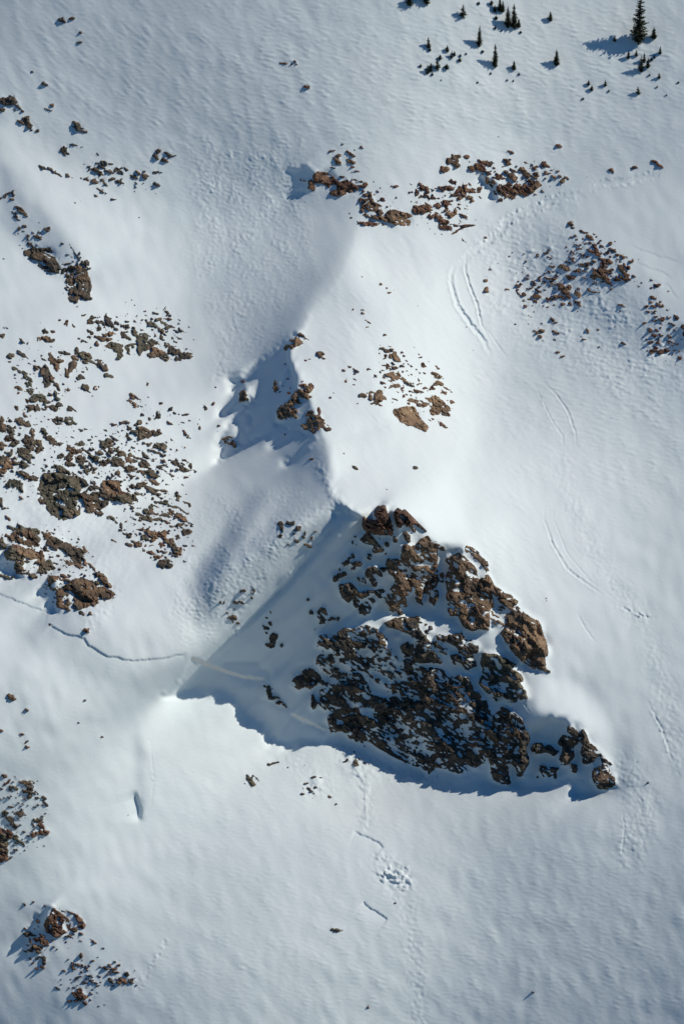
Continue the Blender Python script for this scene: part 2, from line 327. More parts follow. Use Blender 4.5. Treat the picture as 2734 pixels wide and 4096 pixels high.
# ------------------------------------------------------------------ where rock comes through the snow
# each survey sheet: origin, scale, then "x y length width angle;" per stone
ROCKS = {
 'A': (0, 1200, 1.96, """48 222 50 28 20;15 283 34 45 60;170 316 40 12 45;352 246 45 36 30;313 307 34 30 0;378 310 90 46 10;410 248 40 18 20;84 440 45 42 0;175 423 78 34 35;72 484 24 12 0;
522 180 40 40 40;578 205 40 16 45;470 158 26 12 0;656 120 34 14 0;660 330 50 26 20;620 300 18 8 40;730 140 50 30 10;710 172 42 42 0;855 165 110 42 62;775 172 40 22 30;820 190 40 22 30;908 180 20 16;775 228 45 30 30;
708 252 65 24 30;868 262 55 36 15;790 303 60 34 15;850 310 60 26 10;702 292 36 18 0;760 342 34 24 60;893 360 100 45 0;930 395 90 46 20;940 440 40 46;990 210 50 34 20;970 275 50 46 40;1010 300 60 22 30;1060 265 60 46 60;
1115 335 155 72 95;1190 340 60 80;1200 420 66 70;1265 425 100 56 50;1150 380 50 40;1005 395 60 28 60;1030 350 60 14 -10;1185 475 30 12 90;1190 190 84 34 10;1312 95 60 30 45;1235 110 20 14;1245 150 40 18;1285 180 50 20 20;
1310 220 50 28 20;1270 250 60 26 60;1350 210 60 18 30;1420 240 40 12 30;1270 290 36 26 80;1330 150 40 18;1415 300 34 14 20;1350 300;1380 330 20 12;1370 405 86 54 20;1430 430 104 54 30;1490 435 48 34 20;1400 460 50 34;1340 380 46 36;1310 350 40 34;
500 415 90 22 10;605 400 60 30 85;590 460 60 56;572 510 110 54 -60;670 440 90 56 10;690 485 80 24 0;740 490 70 18 30;800 515 80 46 30;820 550 40 24;770 470 60 16;400 440 44 40;428 495 120 48 55;340 465 50 18 30;470 480 50 26;
525 575 50 34 80;600 550 26 16 90;275 530 50 28 30;120 535 36 24;180 565 60 36 20;215 615 80 38 40;240 660 60 22 60;350 555 84 74 70;375 610 84 84;370 665 40 40;450 680 70 32 60;440 730 40 22 80;632 605 52 50;852 592 55 32 10;
670 688 48 42;758 690 50 30 0;700 720 30 12;725 752 14 10;150 695 50 32 20;145 730 24 18;210 665 50 18 30;237 710 66 50;265 695 20 14;525 710 40 32 45;290 768 82 72;345 775 36 36;360 800 40 26 90;402 742 22 10;450 776 38 34;
215 790 40 22 45;230 845 58 56;285 850 60 42 40;345 855 38 18;135 855 40 18 60;200 905 50 24 60;420 850 80 32 30;460 820 38 26;560 850 70 32 35;440 935 54 48;455 965 50 28;485 940 36 28 90;545 950 78 50;590 965 50 18 30;637 1020 30 12 20;
1155 660 34 16 70;1030 740 34 18;1035 765 38 14;1025 797 60 18 20;1055 830 34 22 90;1085 775 60 14 40;1105 800 38 12 40;1105 835 38 14 20;1135 822 24 14;1245 890 60 22 60;1240 915 34 22;1265 808 20 14;1333 858 32 24;1370 885;1118 897 20 12;
1172 935 28 18;1160 967 28 14;1335 967 56 12 32;1450 900 36 10;1440 960 38 8;1485 945 22 12;1460 1055 80 20 50;1565 1005 24 18 90;980 958 70 24 0;1090 965 50 36;1010 1010 38 38;1000 1065 44 24 95;1140 1035 108 66 10;1215 1040 84 46 15;
1110 1075 58 42;1060 1030 50 24;885 975 38 8;895 1085 70 14 40;780 1100;835 1130 88 68 0;1255 1150 100 58 0;1170 1135 40 28;1080 1105;1435 1150 56 10 20;1350 1100 38 8;
20 990 110 48 80;80 1020 80 56 60;75 1080 66 48;15 930 48 28 80;80 945;165 955 60 56;215 975 60 46 30;285 975 30 12;120 1120 66 46;255 1040 66 48 90;225 1105 86 86;305 1145 80 56 60;340 1030 60 32;375 1080 70 36 30;420 1115 70 46 50;
15 1150 56 38 90;630 1130 44 46;560 1160 60 28;715 1135"""),
 'B': (0, 1700, 1.96, """200 230 100 76 60;235 190 56 56;230 260 78 48 90;50 290 104 100 20;20 370 56 56;130 295 56 22;185 310 60 46 45;100 360;80 220 38 26;120 455 116 76;60 460;165 500 80 28 80;190 390 90 38 30;170 570 30 12;10 600 78 28 85;40 650 38 20;
65 730 50 14 40;260 420 56 46;265 470 24 16;570 195 70 38 80;545 190 48 28;635 150 44 34;640 200 50 36;480 245 50 30;545 260 56 46;550 300 56 46;630 265 66 56;655 305 60 56 70;685 365 38 38;730 345 38 26;735 375 30 16;
710 190 38 18;710 240 60 12;785 220 60 30;760 265 50 36;825 285 86 54;865 205 56 38;950 220 76 46;925 290 106 62;1030 265 86 74;1020 350 96 54 -10;1110 270 96 18 20;1135 235 76 28 40;1210 270 30 14;1130 310 106 46 10;1130 370 136 36 10;
1190 360 40 36;1210 395 80 22 10;1020 395 66 18;925 375 38 28;940 400 20 12;1260 230 56 18;1285 290;1260 325 56 22;1310 370 86 12 35;1300 320 56 12 30;1380 295 56 48;1440 345 66 36;1410 320 56 18;1490 320 46 26 80;1440 275 28 12;
440 330 66 28 20;490 340 56 28 30;520 370 56 24;430 430 170 100 10;440 560 225 150 82;520 560 180 170 80;560 660 124 112;430 660 96 92;320 490 48 46;330 540 48 28;330 600 60 46 45;590 450 96 92 0;590 560 116 56 85;660 450 56 36;720 445 66 12;
750 600 150 110;700 640 96 56 80;660 560 56 46;730 490 76 32;770 690 66 32 0;730 680 30 18;820 560 66 56;820 470 48 46;890 475 104 84;885 550 76 66 90;985 575 144 76;1035 575 50 56;870 725 56 26;1035 480 48 36;1110 470 78 56;1160 490 40 24;
1210 445 76 38;1240 510 120 14 10;1190 520 76 26;1090 540 50 22;1250 542 30 14;1385 560 56 30 45;1460 610 56 18 20;1490 635 20 24;1165 680 76 56;1215 640 106 22 10;1330 630 116 20 25;1320 700 116 34;1380 700 116 34 20;1430 730 76 36 45;
1460 750 56 20 50;1150 735 96 26;1235 740 50 28;1100 745 38 22;1085 700 30 30;1310 765 38 14;1400 785 96 18 -10;1345 797 30 16;1460 838 76 38;1260 610 96 12 10;1400 650 116 10 35;1500 790 24 14;955 790 38 28 90;945 825 30 18;990 760;
995 860 56 38 40;1105 820 56 10;1180 840 86 26 10;1140 885 56 36;1200 870 76 32;1270 860 56 56;1200 905 38 28;1320 910 86 46 30;1360 950 96 46 30;1395 990 66 56;1265 945 38 28 90;1290 995 38 18;1080 935 56 38;1010 935 50 22 20;
1050 915 56 18;1140 945;1175 1000 76 20 15;1235 1040 50 28;1290 1095 104 56 10;1335 1110 30 22;1305 1065 38 22;885 903 44 10"""),
 'C': (0, 1900, 1.96, """90 415 50 18;170 405 56 22;150 440 84 46;230 470 146 104 30;250 530 124 66 20;110 500 116 56 30;60 470 40 24;290 440 48 38;20 540 84 56 80;190 590 146 76 20;250 620 190 76 20;320 650 76 56 90;100 620 116 106;
160 700 116 86 80;160 760 56 38;210 770 38 20;255 795 66 36;225 680 56 36;340 720 106 66 90;390 700 84 56 80;45 800 76 18 20;110 795 20 14;375 465 48 36;365 435 24 14;400 500 84 36;410 550 96 46;450 540 96 36 20;560 570 136 54 30;
590 610 96 96;610 670 96 56 85;640 600 76 56;350 585 56 26;455 635 28 22;545 690 66 44;720 720 86 20 40;665 680 66 20 75;500 790 56 18;780 780 76 26 10;810 810 56 36 60;840 855 56 50;885 935 38 22;760 850 76 26;520 820 56 12;
640 840 76 76;680 850 76 56;630 900 96 66;640 950 106 76 80;630 1010 86 86;690 960 106 56 85;740 930 84 84;735 995 56 56;800 920 104 84;850 935 76 56;395 850 84 36 80;430 810 56 46;460 930 76 36 80;470 980 56 56;500 930 66 56;540 890 66 56;
590 900 86 56 80;530 990 56 46;490 1030 76 36;530 1050 38 22;630 1085 76 26 30;700 1080 48 22 30;430 890 38 28;360 878 48 10;395 1165 24 30"""),
 'D': (0, 350, 1.96, """60 110 126 54 10;100 90 60 44;140 145 56 16 40;15 180 38 36;120 180 16 12;183 183 20 14;210 265 76 54 80;230 295 56 44;165 275 48 26;250 335;295 340 28 20;415 140 32 22 90;370 170 56 10 20;600 290 66 28;630 325 100 32 20;
515 505 78 54 60;485 490;580 450 48 18;640 470 34 18;765 520 24 10 40;340 628 60 22 30;435 665 128 24 35;530 690 50 22 50;568 710 24 14;685 720 34 32;640 715;745 730 56 36 40;800 725 90 22 50;705 635 38 36;770 650 76 36 40;
740 650 40 20;660 600 30 12;820 600 56 32;870 600 38 18;800 620 56 18 30;905 640 56 46;850 660 86 18;940 665 48 28;990 640 48 10;960 630;790 690 38 36;880 720 48 28;935 740 48 18;1055 700 56 36;1080 665 48 18;1145 700 48 28;1130 660;
1220 665 52 30;1265 667 24 14;1228 762 60 22;795 805 78 18 35;752 848 26 10;882 877 38 10 10;1240 500 46 26;1215 530 28 28;1315 520 66 18 30;1230 550 38 22;1290 575 56 30;1330 545;1360 535 38 8;1088 1015 24 14;65 830 78 18 -20;
40 845 36 28 90;105 840 36 28 90;100 875 46 18;10 865;160 960 78 46 20;205 990 46 28 70;120 995 58 16 45;140 1035 56 12;190 1085 38 22;155 1105 28 22 90;320 1057 38 8;375 1110 48 32"""),
 'E': (0, 750, 1.96, """300 345 38 12;260 353 22 12;300 385 48 34;320 405 28 18;220 383;485 438 28 12;235 445 48 30;270 465 56 22;215 505 66 36;180 480;330 495 104 46;395 475 34 28;260 545 56 56;300 565 40 26;340 555 76 46;420 605 112 92 50;400 590 60 40;
350 630 56 26;320 610 48 16 50;430 665 88 12 10;375 650 56 16;365 632;520 600 56 12;510 660 56 52;560 630 48 26;630 640 84 56;580 500 88 10 60;620 560 98 12 55;660 600 56 20 50;625 515 26 18 90;682 585 56 20 75;650 700 76 56;
680 740 116 56 85;650 760 96 76;590 720 56 36;545 740 76 46 80;600 780 56 54;640 820 96 56;580 860 84 76;690 865 56 44;700 790 86 36 90;605 937 14 10"""),
 'F': (0, 2900, 1.96, """10 45 24 14;175 75 18 12;215 130 48 14 -40;212 172 44 22;800 95 18 6;60 450 56 22 -40;210 450 116 34 10;240 485 48 48;120 495 76 26;100 500 40 24;205 520 76 28;235 550 46 38 90;285 535 48 22;295 575 48 32;345 575 48 26 40;
350 610 56 26 40;140 535;15 500 30 18;40 400 38 20;150 695 56 46;185 700 56 22;90 645 38 14;125 665;180 660;80 735 88 36 50;110 780 66 36 60;45 690 38 36;305 745 56 26 -20;325 790 76 46 80;335 840 76 56;265 865 38 28;225 870;
40 850 96 76;70 860 56 56;130 880 48 36;160 920 78 22 40;20 930 100 84 90;40 990 76 56 90;20 1040 76 56 90;80 1045 48 12 -30;130 980 28 16"""),
 'G': (0, 3496, 1.96, """270 215 28 8 -20;195 240 30 14;355 250 18 10;295 372 24 14;490 290 56 14 30;550 300 76 12 20;620 350 86 36 50;640 400 46 34;580 435 56 46;630 420 56 16 10;650 470 56 14 20;540 490 56 14 -15;630 525 28 12;722 517 28 22;
742 537 24 10;812 577 16 8 45;215 480 46 36;260 480 46 14;240 530 56 22 90;290 510 56 22 20;330 500 38 36;350 540 56 56;280 580 76 36;240 600 46 28;320 580 46 44;380 555;300 610 38 28;240 665 26 18;300 660 48 14 -20;345 680 56 36 80;
260 700 28 22;330 730 38 22;290 740;637 640 42 24 95;540 667 22 8;725 680 22 12;570 700 28 12;572 735 44 18;600 715;660 735 38 14;640 768 18 12;630 720;700 720;830 740 48 26;860 715 28 18;900 690 20 12;930 715 28 14;885 745 48 16;
910 770 48 12;860 770;1000 790 38 36;955 830 66 44;930 850 38 24;985 850 40 24;1030 840 48 36;870 830 38 26;880 855;910 825;885 878;715 795 38 12;720 835 48 16;745 855 56 12;790 850;680 858 38 12;650 855;775 877 28 12;550 855 38 12 -20;
525 853 34 10;485 872;455 897 42 14;555 828;595 828;630 805;570 890 38 14;640 945 76 56;600 945 56 36;660 960 40 30;600 990 28 18;540 1000 34 18;665 1013 38 22;705 912;710 990;610 940 30 40"""),
 'H': (800, 1250, 1.96, """790 178 48 34 30;820 205 56 14 20;765 232 64 58;720 262 130 32 -15;670 288 48 26 -20;715 218 24 14;845 215 38 8 40;935 330 46 44;970 360 24 12;825 375 24 8;860 365 28 8;590 580 66 36 80;625 622 30 12 -20;665 405 12 7;685 520 8 6;
650 575 14 8;705 590 12 8;335 655 66 56 80;335 540 20 12;360 680 30 18;122 587 14 10;40 745 38 26 45;110 715 20 14;150 888 18 12;195 1000 48 38;230 1025 28 22;265 1030 48 34 90;230 975 30 10;845 590 78 76;810 570 56 28;780 620 48 32 30;
815 650 76 46;750 680 76 56 80;730 665 46 24;695 630 20 14;695 720 56 56;680 780 136 84;640 820 56 36;620 770 38 36;740 770 46 34;870 660 20 14;800 540 20 10;780 710 36 10;900 860 126 124;880 800 96 46;930 770 46 26 80;840 800 38 26 90;
960 850 56 16 60;985 905 66 46;820 900 56 46;870 915 96 44;665 957 12 8;870 1150 38 14 -15;1018 668 16 12;1045 630 12 8"""),
 'I': (1200, 1050, 1.96, """485 112 12 8;628 165 28 16 40;618 148 10 7;698 238 24 14;735 220 12 8;678 200 12 7;415 370 18 12 -40;482 370 28 8 20;490 396 22 12 30;540 470 48 12 35;528 505 24 8;630 567 20 8;667 566 24 16;938 348 28 8 30;705 657 28 12;
690 690 56 30;640 672 30 14;668 735 26 22 90;710 725 24 20;750 740 66 34 70;760 770 40 14 30;665 810 50 20;680 833 18 10;740 825 50 20 20;730 890 106 56;705 930 40 26;780 880 50 14 50;830 930 70 32 35;650 945 50 16 30;745 965 56 26;
665 980 24 10;340 845 24 9;443 850 34 12;390 815 20 10;535 843 38 22;570 832 18 16;425 870 14 8;425 915 28 10;365 930 40 30;420 960 22 14;590 890 34 9 30;620 1020 38 36;610 1070 86 54 95;550 1055 46 28 90;660 1055 42 26;625 1120 28 12;
500 1055 24 14;575 1105 38 18;235 1062 16 10;450 1108 12 8;800 997 28 12;895 665 14 9;930 720 14 9;945 745 34 9;968 808 38 26 40;1015 780 14 9;1075 820 38 8 40;980 870 28 9;800 705 16 10;1060 880 70 30 20;1085 895 34 20;1080 950 76 34 25;
1030 980 38 36;1150 990 50 16 30;1180 1015 20 10;935 955 28 16;915 1015 48 24;985 985 24 12;810 1045 22 16;870 1040 24 14;865 1080 56 32;930 1100 54 46;1010 1080 56 30 30;1050 1050 56 26 20;1090 1100 106 60 45;1130 1140 86 36 30;
1185 1095 48 26 30;1120 1020 48 20;990 1110 30 22;1060 1160 56 44;850 1112 30 18"""),
 'I2': (1367, 1024, 1.147, """450 690 76 52 45;480 720 48 18 30;430 710 38 34;460 775 38 12 30;380 680 38 20;170 640 38 36;335 970 22 9 20;60 972 22 10;205 1070 8 6;95 640 30 18;130 625 30 12"""),
 'J': (1100, 500, 1.96, """450 203 48 16 0;590 222 62 32;610 195 38 16;673 172 34 16 40;495 245 40 28;495 290 42 40;470 265 48 10;590 285 58 26 20;527 150 10 7;448 335 38 10 10;600 330 36 9;640 362 28 10;600 370 18 8;518 405 32 12 15;645 430 68 22;
610 430 20 14;705 468 46 42;680 478 36 20;770 446 12 8;285 470 66 54 80;280 500 46 16;228 437 20 16;198 433 10 8;712 550 38 24;745 555 38 22 90;840 585 42 22;695 522 20 14;780 545 14 18;690 595 56 36;680 650 56 36 90;750 600 56 32;
740 775 156 34 10;850 780 28 12;597 728 14 9;580 695 14 9;945 480 34 16;910 480 12 8;950 570 10 12;1130 465 28 18;1165 490 56 36;1110 525 48 34 90;1050 530 20 12;1190 520 28 26;1150 565 46 36;1195 575 20 24;1245 570 38 32;1110 600 22 14;
1150 660 126 76;1095 655 38 36;1190 650 50 34;1270 630 58 32;1330 615 58 46;1365 600 20 18;1440 625 18 16;1380 700 56 56;1340 665 24 20;1410 680 40 24;1480 715 48 22 20;1225 715 48 34;1290 730 78 36 25;1320 755 76 36;1330 800 116 36;
1420 790 78 16 10;1500 790 116 20 -5;1430 830 86 22 -25;1475 895 28 16"""),
 'K': (1700, 550, 1.96, """232 185 96 78 85;180 185 46 38 90;265 145 48 26;152 252 62 54;325 155 48 32;490 205 66 46;420 230 86 54;360 240 56 38;440 190 56 26;450 255 38 18;672 115 56 14 30;655 105 20 12;1050 70 46 26;645 195 56 36;
790 200 34 12;495 288 34 28;590 310 78 44;560 285 20 16;640 275 56 16;690 310 66 46;690 270 46 16;780 275 68 48 50;755 250 38 28;485 340 38 22 90;525 360 46 46;945 218 58 34;850 240 56 16;870 230 22 24;900 235 24 12;860 280 38 14;
865 300 46 28;935 280 18 24;970 280 46 12 -10;1000 308 38 18;990 255 40 10;1040 260 22 16;1100 320 38 22;1075 340 34 32;1055 300 24 12;640 420 106 104;580 405 56 46 90;650 370 56 26;650 465 86 36;785 415 106 76 10;725 380 48 46;
855 365 78 66;840 335 76 26;715 430 30 20;550 445 24 16;590 490 38 26;205 350 46 26;235 350 22 20;135 400 56 46;195 400 46 38;285 420 96 84 85;360 425 76 36 20;420 410 56 32 90;430 470 38 16 50;350 470 46 26;270 480 46 26;365 495 24 16;
150 455 20 20;350 370 30 14;380 405 30 16;225 450 36 18;265 525 24 20;1460 250 32 16;1468 275 12 9;300 800 38 20;470 785 18 12;510 1035 26 12;470 1120 26 12"""),
 'L': (1934, 850, 1.96, """680 90 48 22;760 145 34 30 40;800 160 18 14;700 120 24 10;680 195 16 12;740 215 38 12;775 205 20 12;830 195 56 26;850 210 24 14;800 238 36 14;830 235 24 12;865 255 36 20;900 240 18 10;870 270 34 18;925 265 28 14;740 285 34 16;
655 305 30 14;690 318 32 28;670 325 30 12;645 268 14 9;700 235 12 8;835 300 48 32;880 300 36 24;900 330 46 34;970 310 34 28;1000 290 36 16;1020 300 14 20;990 235 14 10;880 190 12 10;945 285 20 12;1040 335 18 10;1080 340 28 12;1095 348 16 9;
820 350 24 14;850 380 22 12;900 365 36 20;930 380 56 44;985 385 56 32;1045 365 14 12;1070 385 26 16;1150 385 26 12;1165 380 12 20;1100 400 20 12;940 410 46 34;690 362 48 30;720 360 36 14;760 405 56 32 15;800 415 30 14;645 388 20 12;
670 400 30 14;550 420 30 12;510 350 42 12;480 320 34 18;420 340 28 22;505 298 20 8;460 295 14 9;540 425 28 12;645 440 84 34;600 430 40 20;720 455 46 24;745 465 20 18;540 463 32 10;510 465 20 9;565 495 32 18;550 520 30 16;680 510 56 36;
660 495 40 20;930 460 96 56;870 460 56 32;930 500 106 46;960 530 56 56;880 495 86 32;990 450 46 28;920 430 46 22;1080 445 76 46;1125 435 38 36;1110 490 46 36;1045 520 56 36;1110 520 38 22;1140 522 20 10;985 555 30 26;875 545 28 14;
1175 500 26 12;1360 575 46 30;1310 590 24 12;1445 615 18 10;1235 550 14 8;1310 530 16 10;1215 580 18 9;990 605 20 16;435 525 28 20 90;470 545 32 18;525 525 28 14;525 550 26 14;390 545 34 16;390 570 38 14;370 595 28 12;425 590 24 10;
420 612 38 16;600 575 48 28;555 595 38 16;550 570 24 14;640 615 56 46;665 590 38 14 40;580 600 30 14;660 660 56 16;620 580 30 16;260 570 20 14;275 580 16 10;265 605 22 12;185 605 28 14;310 640 38 28;280 640 56 8;405 655 46 26;440 660 22 14;
355 680 32 18;405 695 38 20;315 695 20 14;500 680 28 12;500 705 22 12;590 660 96 18 10;540 680 30 18;620 670 30 16;735 610 48 36;740 645 46 36;815 603 28 24;870 628 56 14;845 625 20 12;905 630 16 8;735 715 56 30;675 715 38 22;610 720 38 26;
545 725 18 14;500 745 28 14;465 730 24 16;320 735 26 16;370 820 30 12;535 840 28 18;565 865 22 12;420 940 28 20;450 930 28 26;440 970 28 16;560 940 56 24 25;550 997 20 10;810 925 36 18 95;893 915 24 18;788 995 36 12;1025 900 18 10;
1090 1025 38 12;1085 732 56 12 10;1065 770 20 8;575 1095 28 14;615 1130 32 18;735 775 14 8;245 875 14 9;455 870 18 10;1325 670 46 30;1305 705 34 20;1270 738 28 20;1285 778 28 20;1330 735 46 20;1370 725 46 20;1375 695 30 14;1345 775 24 14;
1400 730 20 24;1445 760 28 20;1395 835 38 28 90;1505 828 48 28;1460 820 28 14;1350 815 24 12;1345 850 22 12;1255 868 28 18;1300 925 34 26;1355 925 30 16;1385 910 24 10;1335 965 32 22;1390 965 24 12;1270 995 22 10;1300 1020 28 14;
1365 985 24 12;1370 1025 24 14;1345 1060 38 16;1325 1080 46 20;1400 1090 86 46;1310 1100 28 14;1440 915 20 14;1490 925 28 16;1555 895 48 28 90;1565 950 40 20 90;1445 1020 20 14;1510 1030 24 12;1530 1135 28 24;1430 1085 38 14;
1290 785 24 14;1390 870 24 10;1460 870 24 12;1520 810 20 10;10 535 20 9;22 605 44 38 90"""),
 'M': (800, 2000, 1.96, """635 190 46 36;640 225 66 40 85;630 290 38 34;710 182 56 30;770 220 44 34;800 185 24 10;740 235 20 12;757 320 34 28;805 295 28 22;820 265 28 12 90;735 265 20 9;875 297 26 20 90;830 350 32 16;855 360 38 22;690 350 18 10;908 245 18 9;
340 718 34 26;410 710 48 40 80;410 765 22 18;280 800 36 26;325 805 36 18;172 762 16 11;163 800 20 10 90;188 805 26 14 90;258 930 66 54;215 885 18 12;297 965 20 18;270 855 14 9;555 878 18 12 90;520 925 24 16;545 970 48 26 80;515 1000 44 36;
520 1045 18 12;570 1090 66 54 80;590 1075 56 36 80;545 1140 56 46;640 1145 28 16 90;840 777 12 8;868 880 34 22;960 880 60 56 50;960 930 66 36 95;1030 935 46 24;1080 930 30 14 90;940 968 12 8;897 1015 10 8;1195 335 26 16 90;1230 350 28 14;
1215 290 14 12"""),
 'N': (900, 2700, 1.96, """315 88 24 18;350 130 76 36 80;370 110 28 12;360 180 56 44;405 175 42 12 20;415 225 28 22;435 212 36 12;465 240 28 10;690 175 38 14 90;690 245 34 26 90;715 220 22 14;1030 510 26 20;1090 558 16 10;1068 525 18 9;345 700 30 16;
380 692 78 12 -15;418 683 20 10;190 810 38 36;205 845 76 32;240 803 56 10;175 790 22 12;150 850 26 8;690 800 36 8;750 805 20 10;655 890 36 16;670 905 66 16;710 885 26 16;605 932 22 12;645 845 14 9;625 853 14 8;612 890 14 8;822 957 26 22;
688 967 10 8;700 998 14 9;870 1010 18 8;1025 695 44 36 90;1010 602 24 12;1055 660 22 14;1085 685 40 10;955 670 26 12 -50;935 680 26 9;1135 695 18 9"""),
 'S': (0, 0, 1.0, """1348 3719 40 12 8;2532 670 30 11 0;2615 645 24 12 20;2632 660 30 10 30;2445 680 18 10 0;250 82 26 20 30;288 74 24 12 0;322 131 12 10 0;318 170 22 12 0;129 288 12 8;179 336 26 11 20;208 421 12 10;1142 254 44 8 8;1184 258 14 9;
1180 248 10 7;1225 350;343 2801 11 7;316 2891 9 6;410 2947 9 6;109 2841 12 9;48 2790 30 20 40;88 2938 14 8;2545 3050 8 6;2590 3130 7 6;1470 4030 10 8;2130 3970 6 5;2020 3995 6 4;1545 3581 5 5;1580 3611 12 4;345 2522 22 20;1230 2399 12 8"""),
}
